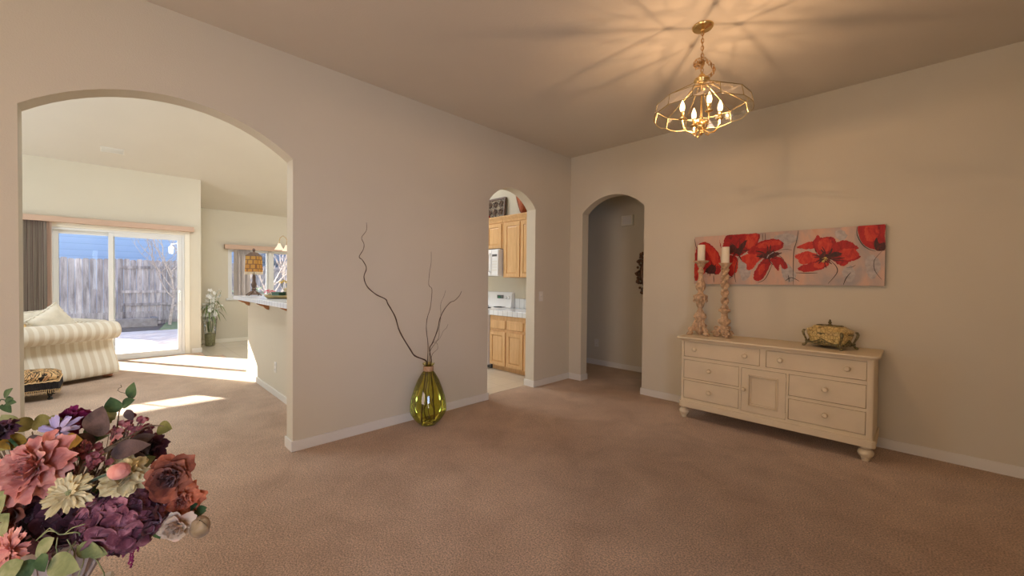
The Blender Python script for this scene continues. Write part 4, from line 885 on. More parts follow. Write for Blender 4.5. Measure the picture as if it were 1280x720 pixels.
# ------------------------------------------------------------------ green floor vase and willow branches
VX, VY = .200, -2.43
gv = thing('glass_floor_vase', 'large olive green glass bottle vase on the carpet against the wall', 'vase', (VX, VY, .001))
prof = [(0, .022), (.05, .012), (.062, .0), (.082, .006), (.130, .055), (.163, .105), (.170, .135), (.168, .19), (.155, .26), (.130, .34), (.098, .42), (.066, .475), (.046, .502), (.041, .52), (.041, .545), (.044, .556), (.055, .566), (.056, .572), (.050, .575)]
MB().lathe(prof, 48, caps=False).build('glass', 'green_glass', gv, smooth=70)
MAT['neckband'] = simple('tan_cord', (.42, .25, .13), .7, var=.2, nscale=60, bump=.002, bscale=120)
MB().lathe([(.0445, .500), (.0465, .508), (.0455, .545), (.0445, .548)], 28, caps=False).build('neck_band', 'neckband', gv, solid=.002)
def onx(px, py, x):
    d = FW + CX * ((px - 640) / F_PX) + CY * ((360 - py) / F_PX); return CAM + d * ((x - CAM.x) / d.x)
def branch(label, px, x0, x1, r0, foot, dark=True):
    """a twig in the vase: its visible course above the neck, and its lower end inside"""
    n = len(px); pts = [onx(a, b, x0 + (x1 - x0) * i / (n - 1)) for i, (a, b) in enumerate(px)]
    fx, fy = foot; a0 = math.atan2(fy, fx); q = lambda r, da, z: Vector((VX + r * math.cos(a0 + da), VY + r * math.sin(a0 + da), z))
    ctrl = [q(.062, 0, .028), q(.070, .25, .12), q(.048, -.15, .20), q(.055, .2, .29), q(.036, 0, .39), q(.026, 0, .47), q(.022, 0, .55), q(.027, 0, .60)] + pts[1:]; out = []
    for i in range(len(ctrl) - 1):
        p0 = ctrl[max(i - 1, 0)]; p1 = ctrl[i]; p2 = ctrl[i + 1]; p3 = ctrl[min(i + 2, len(ctrl) - 1)]
        for k in range(5): t = k / 5; out.append(.5 * ((2 * p1) + (p2 - p0) * t + (2 * p0 - 5 * p1 + 4 * p2 - p3) * t * t + (3 * p1 - p0 - 3 * p2 + p3) * t ** 3) - Vector((VX, VY, .026)))
    out.append(ctrl[-1] - Vector((VX, VY, .026))); N = len(out)
    o = MB().tube(out, [max(r0 * (1 - .82 * i / N) * (1 + .12 * math.sin(i * 1.3)), .0011) for i in range(N)], 7).build('willow_branch', 'bark', smooth=80)
    o.location = (VX, VY, .026); return tag(o, label, 'branch')
branch('tallest curly willow branch leaning left from the green glass vase', [(529, 450), (519, 445), (513, 437), (500, 415), (494, 396), (485, 380), (482, 374), (470, 368), (459, 358), (455, 346), (458, 335), (453, 325), (449, 321), (454, 312), (455, 305), (452, 297), (458, 288), (458, 278)], .19, .07, .0085, (-.3, -1))
branch('upright thin willow branch rising straight from the green glass vase', [(532, 450), (535, 430), (533, 412), (534, 398), (538, 384), (540, 362), (536, 356), (537, 340), (539, 328), (539, 315)], .20, .13, .0055, (-1, .25))
branch('stout willow branch bending right from the green glass vase', [(533, 449), (537, 436), (541, 428), (547, 412), (550, 398), (556, 386), (563, 378), (568, 376), (574, 370), (577, 364)], .20, .16, .0085, (.15, 1))
branch('slender willow twig with a curled tip between the upright and stout branches', [(532, 450), (538, 438), (548, 423), (549, 410), (551, 396), (551, 380), (555, 370), (557, 363)], .18, .10, .004, (-.75, .8))
branch('shortest willow twig curling low at the right of the green glass vase', [(533, 449), (541, 442), (547, 436), (546, 429), (541, 428), (549, 424), (554, 414), (558, 410), (560, 405)], .23, .22, .003, (1, .25))

# ------------------------------------------------------------------ dining chandelier
CHX, CHY = 2.372, -1.72
ch = thing('dining_chandelier', 'brass and glass panel chandelier with lit candle bulbs hanging on a chain', 'chandelier', (CHX, CHY, H))
MAT['bulbglow'] = emit('lit_candle_bulb', (1, .70, .36), 7, .55); MAT['sleeve'] = simple('ivory_candle_sleeve', (.80, .62, .42), .5)
zc = lambda z: z - H
m = MB(); m.lathe([(.067, 0), (.067, -.006), (.061, -.014), (.03, -.020), (.014, -.024), (.012, -.034), (0, -.036)], 32); m.build('canopy', 'brass', ch)
def link(m, c, a, b, ang, r=.0024):
    M = T(*c) @ R(ang, 'Z'); m.tube([(a * math.cos(t), 0, b * math.sin(t)) for t in [2 * PI * k / 14 for k in range(14)]], r, 5, M, closed=True)
m = MB(); z = -.046; k = 0
while z > zc(2.772): link(m, (0, 0, z), .0085, .016, (k % 2) * PI / 2 + .4); z -= .0245; k += 1
r_ = random.Random(2)
for k in range(16): a = k * 1.7; link(m, (-.025 + .020 * math.cos(a), .02 + .018 * math.sin(a), zc(2.862) - .004 * k * .6), .010, .015, a + r_.uniform(-1, 1))
for k in range(11): t = k / 10; link(m, (.012 + .045 * math.sin(t * 2.6), .012 + .045 * math.sin(t * 2.6), zc(2.85) - t * .11), .0085, .014, (k % 2) * PI / 2)
m.build('chain', 'antique_brass', ch)
m = MB(); m.tube([(.004 * math.sin(i * .7), .004 * math.cos(i * .7), -.03 + (zc(2.77) + .03) * i / 24) for i in range(25)], .0022, 5)
m.tube([(-.03 + .035 * math.cos(i * .55), .025 + .03 * math.sin(i * .55), zc(2.86) + .014 * math.sin(i * .9) - i * .0009) for i in range(40)], .0028, 5); m.build('cord', 'antique_brass', ch)
m = MB(); m.lathe([(.0, zc(2.772)), (.008, zc(2.768)), (.006, zc(2.758)), (.014, zc(2.752)), (.020, zc(2.745)), (.022, zc(2.735)), (.046, zc(2.722)), (.050, zc(2.712)), (.044, zc(2.704)), (.052, zc(2.698)), (.050, zc(2.690)), (.012, zc(2.688)), (.006, zc(2.68)), (.006, zc(2.47)), (.012, zc(2.462)), (.008, zc(2.45)), (.022, zc(2.435)), (.030, zc(2.415)), (.026, zc(2.395)), (.012, zc(2.38)), (.010, zc(2.365)), (.014, zc(2.357)), (.006, zc(2.346)), (0, zc(2.342))], 24)
for k in range(16): a = 2 * PI * k / 16; m.ball((.032 * math.cos(a), .032 * math.sin(a), zc(2.432)), (.004, .004, .010), 6, 5)
m.build('hub', 'brass', ch)
N = 12; r0, z0, r1, z1, r2, z2 = .050, zc(2.692), .288, zc(2.560), .302, zc(2.492)
sg_ = MB(); fr_ = MB()
pt = lambda r, k, z: (r * math.cos(2 * PI * (k + .35) / N), r * math.sin(2 * PI * (k + .35) / N), z)
shade = MB()
for k in range(N):
    shade._add([pt(r0, k, z0), pt(r0, k + 1, z0), pt(r1, k + 1, z1), pt(r1, k, z1)], [(0, 1, 2, 3)])
    mid = [pt(r2 * (1 + .012 * math.sin(PI * q / 4)), k + q / 4, z2 - .010 * math.sin(PI * q / 4)) for q in range(5)]
    shade._add([pt(r1, k, z1), pt(r1, k + 1, z1)] + mid[::-1], [(0, 1, 2, 3, 4, 5, 6)])
    shade.mi = 1
    for e in (.045, -.045):
        for (ra, za, rb, zb) in ((r0, z0, r1, z1),):
            dz = .001; shade._add([pt(ra, k + e * 3, za + dz), pt(ra, k, za + dz), pt(rb, k, zb + dz), pt(rb, k + e, zb + dz)], [(0, 1, 2, 3)])
    shade.mi = 0
    fr_.tube([pt(r0, k, z0), pt(r1, k, z1)], .0022, 5); fr_.tube([pt(r1, k, z1), pt(r2, k, z2)], .0022, 5); fr_.tube([pt(r1, k, z1), pt(r1, k + 1, z1)], .0022, 5); fr_.tube(mid, .0024, 5)
MAT['bevelglass'] = thin_glass('bevelled_strip_glass', (.62, .58, .50), (.5, .46, .38), .5)
shade.build('glass_shade', ['shadeglass', 'bevelglass'], ch, smooth=0)
# darker bevelled strips along each pane edge, added to cast streaks on the ceiling
MAT['came'] = simple('dull_brass_came', (.42, .34, .17), .4, 1, .1, 20)
fr_.build('shade_frame', 'came', ch)
for k in range(4):
    a = math.radians(42) + k * PI / 2; M = R(a, 'Z')
    MB().tube([(.012, 0, zc(2.400)), (.030, 0, zc(2.375)), (.055, 0, zc(2.362)), (.085, 0, zc(2.368)), (.110, 0, zc(2.392)), (.122, 0, zc(2.425)), (.124, 0, zc(2.452))], .0055, 8, M).tube([(.020, 0, zc(2.385)), (.034, 0, zc(2.350)), (.048, 0, zc(2.345)), (.055, 0, zc(2.358))], .004, 6, M).build('arm', 'brass', ch)
    M2 = M @ T(.124, 0, 0)
    cd = MB().lathe([(.008, zc(2.448)), (.022, zc(2.454)), (.024, zc(2.460)), (.012, zc(2.462)), (.014, zc(2.468)), (.011, zc(2.472)), (.011, zc(2.500)), (.013, zc(2.503)), (.0, zc(2.504))], 16, M2).build('candle_socket', 'brass', ch)
    MB().lathe([(.0095, zc(2.504)), (.0145, zc(2.516)), (.0165, zc(2.530)), (.014, zc(2.548)), (.008, zc(2.565)), (.002, zc(2.580)), (0, zc(2.582))], 14, M2).build('bulb', 'bulbglow', cd)
    d = bpy.data.lights.new('chandelier_bulb_light', 'POINT'); d.energy = 11; d.color = (1, .60, .34); d.shadow_soft_size = .004
    lo = bpy.data.objects.new('chandelier_bulb_light', d); COL.objects.link(lo); lo.location = Vector((CHX, CHY, H)) + (M2 @ Vector((0, 0, zc(2.532))))

# ------------------------------------------------------------------ side table, urn and silk flowers in the foreground
MAT['tabletop'] = simple('cream_lacquer', (.62, .56, .46), .35, var=.04, nscale=4); MAT['urn'] = simple('tan_stoneware', (.40, .30, .235), .75, var=.22, nscale=12, bump=.003, bscale=40)
UX, UY, TZ = 2.285, -4.605, .72
tb = thing('side_table', 'cream side table carrying the urn of silk flowers, bottom left corner', 'table', (2.575, -4.965, 0))
MB().box(-.375, .375, -.435, .435, TZ - .028, TZ - .0005).build('tabletop', 'tabletop', tb, bevel=.005)
m = MB(); m.box(-.33, .33, -.39, -.37, .60, .691); m.box(-.33, .33, .37, .39, .60, .691); m.box(-.33, -.31, -.37, .37, .60, .691); m.box(.31, .33, -.37, .37, .60, .691); m.build('apron', 'tabletop', tb)
for (x, y) in ((-.335, -.395), (.335, -.395), (-.335, .395), (.335, .395)):
    MB().lathe([(.014, 0.001), (.018, .04), (.024, .50), (.028, .60), (.028, .691)], 12, T(x, y, 0)).build('leg', 'tabletop', tb)
ur = thing('urn', 'tan stoneware urn holding the silk flowers on the side table', 'urn', (UX, UY, TZ))
m = MB(); m.lathe([(.048, 0), (.052, .006), (.046, .014), (.024, .028), (.022, .038), (.040, .056), (.056, .085), (.068, .115), (.074, .145), (.082, .152), (.078, .158), (.068, .152), (.060, .115), (.0, .09)], 32); m.build('body', 'urn', ur, smooth=60)
q = MB()
for k in range(20): a = 2 * PI * k / 20; q.tube([(.040 * math.cos(a), .040 * math.sin(a), .054), (.057 * math.cos(a), .057 * math.sin(a), .085), (.069 * math.cos(a), .069 * math.sin(a), .115), (.075 * math.cos(a), .075 * math.sin(a), .143)], .0035, 5)
q.build('fluting', 'urn', ur, smooth=70)
BASE = Vector((UX, UY, TZ + .10))

def petalmat(name, a, b, c, sc=28, rough=.75):
    t = NT(name); v = t.coord(); f = t.noise(v, sc, 4, .6, .5); t.bsdf(t.ramp(f, [(.3, a), (.5, b), (.7, c)]), rough, 0, t.bump(t.noise(v, 160, 2), .0012, .6), .15, **{'Sheen Weight': .15}); return t.m
PM = {
 'pink': petalmat('coral_pink_silk', (.44, .12, .09), (.62, .23, .17), (.74, .40, .29)), 'lav': petalmat('lavender_silk', (.34, .24, .42), (.48, .38, .56), (.62, .52, .66)),
 'mag': petalmat('deep_magenta_silk', (.10, .006, .03), (.20, .012, .06), (.30, .02, .10)), 'plum': petalmat('dark_plum_silk', (.045, .015, .025), (.10, .03, .045), (.20, .07, .08)),
 'rust': petalmat('rust_silk', (.10, .02, .012), (.28, .075, .035), (.44, .15, .08)), 'orange': petalmat('orange_silk', (.45, .10, .04), (.66, .20, .09), (.76, .36, .20)),
 'cream': petalmat('cream_silk', (.38, .28, .12), (.58, .47, .23), (.70, .60, .36)), 'blush': petalmat('blush_silk', (.50, .34, .20), (.64, .48, .32), (.74, .42, .32)),
 'tan': petalmat('tan_bud_silk', (.24, .15, .07), (.38, .25, .12), (.48, .34, .20)), 'hyd': petalmat('mauve_purple_silk', (.055, .012, .02), (.18, .05, .065), (.42, .18, .20), 42), 'hydd': petalmat('dark_purple_silk', (.025, .006, .012), (.07, .02, .028), (.16, .055, .065), 42),
 'olive': petalmat('olive_leaf_silk', (.08, .07, .015), (.16, .14, .03), (.26, .22, .06)), 'green': petalmat('green_leaf_silk', (.018, .04, .012), (.045, .085, .025), (.10, .15, .05)), 'pale': petalmat('pale_green_silk', (.11, .13, .04), (.21, .22, .08), (.36, .34, .16)),
 'burg': petalmat('burgundy_brown_leaf', (.05, .03, .025), (.11, .065, .05), (.17, .10, .08)), 'ochre': petalmat('ochre_leaf', (.18, .09, .01), (.32, .18, .02), (.42, .28, .05)), 'stem': petalmat('brown_green_stem', (.09, .05, .025), (.16, .10, .05), (.22, .15, .08)), 'filler': petalmat('dusty_rose_silk', (.20, .035, .04), (.40, .10, .10), (.58, .26, .20), 60)}
def vecs(r, u, t): return (CX * r + CY * u - FW * t).normalized()
def head_frame(pos, face, spin=0):
    z = face.normalized(); return Matrix.Translation(pos - BASE) @ z.to_track_quat('Z', 'Y').to_matrix().to_4x4() @ R(spin, 'Z')
def petal(m, M, Ln, W, cup, curl, ruf, ph, nu=8, nv=6, tip=.86):
    def f(u, v):
        s = (u - .5) * 2; q = min(1, v / .55); w = W * (.28 + .72 * (q * q * (3 - 2 * q))); edge = 1 - .24 * s * s * v + .04 * math.sin(s * 8 + ph) * v + .02 * math.sin(s * 17 + ph) * v
        return (Ln * v * edge, s * w / 2, cup * s * s * w + curl * v * v * Ln + ruf * Ln * math.sin(s * 5 + ph + v * 3) * v * v)
    m.grid(f, nu, nv, M)
def rings(m, M, R_, spec, rn, jit=.12):
    for (n, tilt, L_, W, cup, curl, ruf, z0) in spec:
        off = rn.uniform(0, 2 * PI)
        for k in range(n):
            a = off + 2 * PI * k / n + rn.uniform(-jit, jit); tl = math.radians(tilt + rn.uniform(-9, 9)); s = rn.uniform(.86, 1.12)
            petal(m, M @ R(a, 'Z') @ T(R_ * .04, 0, R_ * z0) @ R(-tl, 'Y') @ R(rn.uniform(-.18, .18), 'X'), R_ * L_ * s, R_ * W * s, cup, curl, ruf, rn.uniform(0, 6))
SPEC = {
 'peony': [(9, 4, 1.0, .62, .18, -.10, .07, 0), (9, 16, .95, .58, .22, -.05, .08, .04), (9, 30, .84, .52, .25, .0, .09, .08), (8, 45, .70, .46, .28, .08, .10, .10), (8, 60, .55, .38, .3, .15, .10, .12), (6, 74, .40, .28, .3, .2, .1, .12)],
 'daisy': [(9, 5, 1.0, .30, .10, -.08, .04, 0), (6, 18, .82, .30, .12, -.05, .04, .04)],
 'rose': [(5, 12, 1.0, .95, .30, -.12, .05, 0), (5, 38, .92, .90, .42, -.02, .05, .02), (5, 58, .82, .80, .5, .08, .06, .04), (4, 74, .70, .62, .6, .2, .05, .06), (4, 84, .55, .42, .7, .25, .05, .08)],
 'ruffled': [(7, 8, 1.0, .72, .2, -.15, .13, 0), (7, 28, .90, .66, .25, -.05, .14, .05), (7, 48, .76, .56, .3, .05, .15, .08), (6, 66, .60, .46, .35, .12, .15, .1), (5, 80, .45, .34, .4, .2, .12, .12)],
 'zinnia': [(12, 2, 1.0, .36, .15, -.06, .05, 0), (12, 16, .84, .27, .18, 0, .06, .05), (9, 34, .55, .22, .2, .1, .05, .08)],
 'bud': [(5, 76, 1.0, .80, .75, .16, .02, 0), (4, 82, .96, .62, .8, .18, .02, .03), (3, 88, .9, .4, .9, .1, .02, .04)]}
def stem_to(m, M, r=.0022, bow=.03, seed=0):
    p1 = M @ Vector((0, 0, 0)); d = (M.to_3x3() @ Vector((0, 0, -1))).normalized(); q = Vector((math.cos(seed * 2.4), math.sin(seed * 2.4), 0)) * .012
    P0 = q; P3 = p1; P2 = p1 * .72 + d * .03 + Vector((0, 0, .03)); P1 = q + Vector((p1.x * .15, p1.y * .15, max(.09, p1.z * .7)))
    m.tube([(1 - t) ** 3 * P0 + 3 * (1 - t) ** 2 * t * P1 + 3 * (1 - t) * t * t * P2 + t ** 3 * P3 for t in [i / 12 for i in range(13)]], r, 6)
seedc = [100]
def bloom(kind, name, label, cat, px, py, dep, dpx, face, mat, center=None, spin=0, calyx=True):
    seedc[0] += 1; rn = random.Random(seedc[0]); R_ = dpx / 2 * dep / F_PX / 1.12
    o = thing(name, label, cat, BASE); M = head_frame(at(px, py, dep), vecs(*face), spin)
    m = MB()
    if kind == 'bud':
        for k in range(4):
            a0 = k * PI / 2 + rn.uniform(-.2, .2); rr = R_ * (.60 + .025 * k)
            m.grid(lambda u, v: ((lambda th, ph: (rr * math.cos(th) * math.sin(ph) ** .8, rr * math.sin(th) * math.sin(ph) ** .8, R_ * (.85 - .95 * math.cos(ph)) + .02 * R_ * math.sin(5 * th)))(a0 + (u - .5) * 2.4 * (1 - .35 * v), .05 + v * 3.06)), 8, 8, M)
    else: rings(m, M, R_, SPEC[kind], rn)
    m.build('petals', PM[mat], o, smooth=80, weld=False)
    if center:
        m = MB()
        for k in range(34): a = k * 2.4; q = R_ * .20 * (k / 34) ** .5; m.ball((q * math.cos(a), q * math.sin(a), R_ * (.13 - .05 * k / 34)), R_ * .045, 6, 4, M)
        m.build('flower_center', PM[center], o)
    m = MB(); stem_to(m, M, .0024, seed=seedc[0])
    if calyx:
        for k in range(5): petal(m, M @ R(k * 1.257, 'Z') @ T(0, 0, -R_ * .05) @ R(.25 if kind != 'bud' else -1.2, 'Y'), R_ * .5, R_ * .25, .1, .1, 0, 0, 2, 3)
    m.build('stem', PM['green'], o, smooth=60, weld=False); return o
def hydrangea(label, px, py, dep, dpx, face, mat, n, seed):
    rn = random.Random(seed); R_ = dpx / 2 * dep / F_PX / 1.12; o = thing('hydrangea', label, 'flower', BASE); M = head_frame(at(px, py, dep), vecs(*face)); m = MB()
    for k in range(n):
        z = 1 - 1.5 * (k + .5) / n; a = k * 2.39996; rr = math.sqrt(max(0, 1 - z * z)); d = Vector((rr * math.cos(a), rr * math.sin(a), z)); p = Vector((d.x * R_, d.y * R_ * .82, d.z * R_ * .62)) * rn.uniform(.78, 1.08)
        Q = M @ Matrix.Translation(p) @ (d + Vector((rn.uniform(-.6, .6), rn.uniform(-.6, .6), rn.uniform(-.3, .3)))).to_track_quat('Z', 'Y').to_matrix().to_4x4() @ R(rn.uniform(0, 6), 'Z'); s = rn.uniform(.75, 1.4) * .0155
        for e in range(4): petal(m, Q @ R(e * PI / 2, 'Z') @ R(-.35 + rn.uniform(-.3, .3), 'Y'), s * 1.15, s * 1.15, .25, -.2, .10, rn.uniform(0, 6), 3, 3, .80)
    m.build('florets', PM[mat], o, smooth=80, weld=False)
    m = MB(); m.ball((0, 0, 0), (R_ * .72, R_ * .6, R_ * .4), 14, 10, M); m.build('core', PM['plum'], o); m = MB(); stem_to(m, M, .003, seed=seed); m.build('stem', PM['green'], o, smooth=60); return o
def leaf(m, P, d, up, Ln, W, bend=-.15, fold=.25, serr=0, nv=8):
    x = d.normalized(); z = (up - x * up.dot(x)).normalized(); y = z.cross(x)
    def f(u, v):
        s = (u - .5) * 2; w = W * (math.sin(PI * v ** .8) ** .85 if 0 < v < 1 else 0) * (1 + serr * math.sin(v * 40)); return P + x * (Ln * v) + y * (s * w / 2) + z * (bend * Ln * v * v + fold * abs(s) * w / 2)
    m.grid(f, 4, nv)
def leaf_sprig(name, label, pts, leaves, mat, smat='stem', r=.0018, cat='foliage'):
    """pts: pixel-and-depth course of the sprig; leaves: (px,py,depth, dx,dy,dt direction in view, length m, width m, mat)"""
    o = thing(name, label, cat, BASE); P = [Vector((.012 * math.cos(len(label)), .012 * math.sin(len(label)), 0))] + [at(*p) - BASE for p in pts]; out = []
    for i in range(len(P) - 1):
        p0 = P[max(i - 1, 0)]; p1 = P[i]; p2 = P[i + 1]; p3 = P[min(i + 2, len(P) - 1)]
        for k in range(5): t = k / 5; out.append(.5 * ((2 * p1) + (p2 - p0) * t + (2 * p0 - 5 * p1 + 4 * p2 - p3) * t * t + (3 * p1 - p0 - 3 * p2 + p3) * t ** 3))
    out.append(P[-1]); N = len(out); MB().tube(out, [r * (1 - .5 * i / N) for i in range(N)], 6).build('stem', PM[smat], o, smooth=80)
    for (px, py, dep, dx, dy, dt, Ln, W, *e) in leaves:
        m = MB(); leaf(m, at(px, py, dep) - BASE, vecs(dx, dy, dt), vecs(.05, .5, 1), Ln, W, -.12, .2, .06 if len(e) > 1 else 0); m.build('leaf', PM[e[0] if e else mat], o, smooth=80, weld=False)
    return o
def filler(label, px, py, dep, dpx, n, mat, seed, name='filler_flowers'):
    rn = random.Random(seed); o = thing(name, label, 'flower', BASE); c = at(px, py, dep) - BASE; R_ = dpx / 2 * dep / F_PX / 1.1; st = MB(); m = MB(); root = c * .72 + Vector((0, 0, -.02))
    st.tube([Vector((0, .01, 0)), c * .35 + Vector((0, 0, .02)), root], .002, 5)
    for k in range(n):
        p = c + Vector((rn.gauss(0, .5), rn.gauss(0, .5), rn.gauss(0, .45))) * R_; st.tube([root, root.lerp(p, .6) + Vector((0, 0, .004)), p], .0008, 4)
        Q = Matrix.Translation(p) @ vecs(rn.uniform(-.8, .8), rn.uniform(-.3, 1), rn.uniform(.2, 1)).to_track_quat('Z', 'Y').to_matrix().to_4x4()
        for e in range(5): petal(m, Q @ R(e * 1.2566, 'Z') @ R(-.4, 'Y'), .0075, .0065, .3, 0, .1, k, 2, 3)
    st.build('stem', PM['stem'], o, smooth=60); m.build('petals', PM[mat], o, smooth=80, weld=False); return o

bloom('peony', 'silk_peony', 'large coral pink peony, the biggest bloom of the urn', 'flower', 48, 584, .70, 92, (.10, .35, 1), 'pink', 'ochre')
bloom('daisy', 'silk_daisy', 'pale lavender daisy just above the coral pink peony', 'flower', 73, 539, .80, 50, (.1, .75, .8), 'lav', 'plum')
bloom('ruffled', 'silk_carnation', 'deep magenta ruffled bloom behind the lavender daisy', 'flower', 90, 527, .86, 44, (.2, .6, .8), 'mag')
bloom('ruffled', 'silk_carnation', 'dark plum ruffled bloom at the left edge above the coral peony', 'flower', 4, 542, .76, 40, (-.1, .7, .8), 'plum')
bloom('ruffled', 'silk_carnation', 'brown plum ruffled bloom above the rust peony at the right', 'flower', 188, 558, .84, 42, (.5, .4, .9), 'plum')
bloom('rose', 'silk_peony', 'rust brown open peony with dark curled petals at the right', 'flower', 213, 594, .72, 62, (.45, .3, .9), 'rust')
bloom('rose', 'silk_petal_bloom', 'broad rust orange bloom wedged left of the rust brown peony', 'flower', 194, 602, .77, 38, (-.1, .5, 1), 'rust')
bloom('ruffled', 'silk_peony', 'bright orange ruffled peony below the rust brown one', 'flower', 226, 624, .76, 52, (.7, .15, .9), 'orange')
bloom('rose', 'silk_rose', 'pale blush rose hanging below the orange peony', 'flower', 222, 655, .73, 44, (.35, -.1, 1), 'blush')
bloom('bud', 'silk_bud', 'closed tan bud, rightmost of the bouquet', 'flower bud', 251, 665, .76, 38, (.35, .75, .5), 'tan')
bloom('peony', 'silk_dahlia', 'cream yellow dahlia behind the small pink bud', 'flower', 158, 598, .70, 56, (.3, .75, .7), 'cream')
bloom('bud', 'silk_bud', 'small pink bud with brown sepals in front of the cream dahlia', 'flower bud', 141, 590, .66, 34, (.9, .25, .3), 'pink')
bloom('zinnia', 'silk_scabiosa', 'cream scabiosa with a green centre below the coral peony', 'flower', 87, 617, .66, 58, (.3, .75, .8), 'cream', 'pale')
bloom('rose', 'silk_rose', 'rust orange rose at the left between the coral peony and the striped pink bloom', 'flower', 20, 645, .68, 40, (-.2, .5, 1), 'rust')
bloom('zinnia', 'silk_zinnia', 'peach pink layered zinnia at the bottom left edge', 'flower', 14, 688, .64, 56, (-.1, .3, 1), 'pink')
bloom('ruffled', 'silk_carnation', 'crimson ruffled bloom tucked right behind the coral peony', 'flower', 86, 596, .78, 34, (.5, .3, 1), 'filler')
hydrangea('mauve purple hydrangea head in the front of the bouquet', 152, 648, .70, 86, (.15, .35, 1), 'hyd', 120, 31)
hydrangea('darker purple hydrangea head below the cream scabiosa', 68, 652, .72, 84, (-.05, .4, 1), 'hydd', 110, 32)
filler('dusty rose filler sprig standing highest in the middle of the bouquet', 171, 533, .84, 32, 34, 'filler', 41)
filler('dusty rose filler sprig right beside the lavender daisy', 107, 562, .76, 26, 24, 'filler', 42)
filler('dusty rose filler sprig above the small pink bud', 119, 580, .74, 26, 24, 'filler', 43)
filler('cream filler sprig between the brown stems and the cream dahlia', 148, 574, .78, 28, 24, 'cream', 44)
filler('cream filler sprig at the left edge beside the dark plum bloom', 3, 556, .80, 26, 20, 'cream', 45)
filler('pale rose filler sprig left of the tall dusty rose sprig', 147, 543, .82, 26, 22, 'pink', 46)
leaf_sprig('silk_leaf_stem', 'stem with a big brown burgundy leaf upright behind the bouquet', [(120, 590, .78), (128, 552, .80)], [(122, 546, .80, .15, 1, .1, .062, .058), (118, 560, .80, -.8, .5, .2, .05, .04), (138, 566, .76, 1, .28, .2, .085, .034), (30, 566, .78, .8, .5, .2, .06, .045), (160, 560, .80, .9, .5, .1, .06, .03)], 'burg')
leaf_sprig('ivy_sprig', 'ivy sprig with green leaves and a curling tendril, topmost of the bouquet', [(136, 570, .80), (146, 535, .82), (150, 512, .83), (160, 502, .84), (166, 494, .84)], [(144, 524, .83, -.75, .65, .3, .032, .030, 'pale'), (147, 515, .83, -.25, 1, .3, .034, .034, 'green'), (164, 499, .84, .15, 1, .1, .036, .024, 'green'), (152, 507, .83, .9, .45, .1, .030, .022, 'green'), (158, 512, .83, .6, -.9, .1, .026, .018, 'burg'), (140, 528, .83, -.9, .3, .3, .028, .024, 'olive')], 'green', 'stem')
m = MB(); tp = [at(162, 500, .84), at(158, 492, .84), at(150, 490, .84), at(147, 488, .84), at(149, 485, .84), at(152, 484, .84), at(151, 481, .84)]; m.tube([p - BASE for p in tp], .0007, 4); m.build('tendril', PM['stem'], bpy.data.objects['ivy_sprig'], smooth=80)
leaf_sprig('olive_leaf_sprig', 'olive leaves lying along the top left of the bouquet', [(50, 575, .78), (40, 540, .82)], [(44, 533, .82, -.9, .25, .2, .045, .030), (40, 530, .82, .9, .2, .1, .045, .032), (58, 530, .82, .8, .3, .1, .035, .026), (22, 536, .80, -.6, .7, .2, .040, .030, 'pale'), (30, 545, .79, -.7, -.4, .4, .045, .028, 'olive'), (34, 552, .78, -.8, .2, .4, .05, .03, 'ochre')], 'olive')
leaf_sprig('ochre_leaf_sprig', 'ochre yellow leaves under the lavender daisy', [(80, 575, .78), (88, 556, .80)], [(78, 558, .79, .9, .35, .3, .055, .040), (86, 552, .80, -.5, -.3, .6, .04, .03), (60, 560, .80, -.9, .3, .3, .04, .03, 'olive')], 'ochre')
leaf_sprig('green_leaf_sprig', 'dark green leaves right of the ochre leaf', [(100, 575, .80), (108, 550, .82)], [(100, 556, .81, .9, .35, .2, .05, .028), (104, 548, .82, .7, .7, .1, .04, .024, 'green'), (112, 545, .83, .9, .1, .2, .045, .026, 'pale'), (98, 566, .80, 1, -.1, .3, .05, .025)], 'green')
leaf_sprig('bent_leaf_twig', 'brown twig ending in a dark folded leaf, right of the dusty rose sprig', [(150, 572, .80), (178, 536, .82), (196, 532, .82), (205, 533, .82)], [(197, 534, .82, .95, -.05, .1, .030, .028, 'olive')], 'olive')
leaf_sprig('brown_forked_stem', 'bare brown forked stems crossing the middle of the bouquet', [(100, 592, .74), (125, 566, .76), (148, 553, .78), (172, 540, .80)], [(128, 566, .76, .8, .45, .2, .035, .008, 'stem'), (112, 582, .75, .6, .7, .2, .045, .006, 'stem')], 'stem', 'stem', .0032)
leaf_sprig('green_leaf_sprig', 'light green pointed leaf left above the rust brown peony', [(160, 600, .80), (178, 582, .81)], [(174, 585, .80, .75, .55, .2, .045, .026, 'pale'), (178, 590, .79, .6, .2, .5, .035, .022, 'pale'), (168, 582, .8, .8, .65, .1, .04, .006, 'green')], 'pale', 'green')
leaf_sprig('green_leaf_sprig', 'green leaves with small rounded tips right of the blush rose', [(200, 640, .76), (232, 648, .76), (243, 642, .76)], [(240, 642, .76, .95, .25, .1, .028, .018, 'green'), (246, 638, .76, 1, .3, .1, .020, .014, 'green'), (236, 636, .76, .8, .5, .2, .022, .014, 'green'), (242, 648, .76, .8, -.5, .3, .024, .018, 'green'), (236, 664, .755, .25, .9, .3, .028, .018, 'green')], 'green', 'green')
leaf_sprig('green_leaf_sprig', 'broad dark green leaf between the mauve hydrangea and the blush rose', [(180, 640, .76), (196, 648, .76)], [(194, 636, .76, .35, -.9, .3, .055, .040, 'green'), (210, 645, .765, -.2, -.9, .3, .04, .026, 'green')], 'green', 'green')
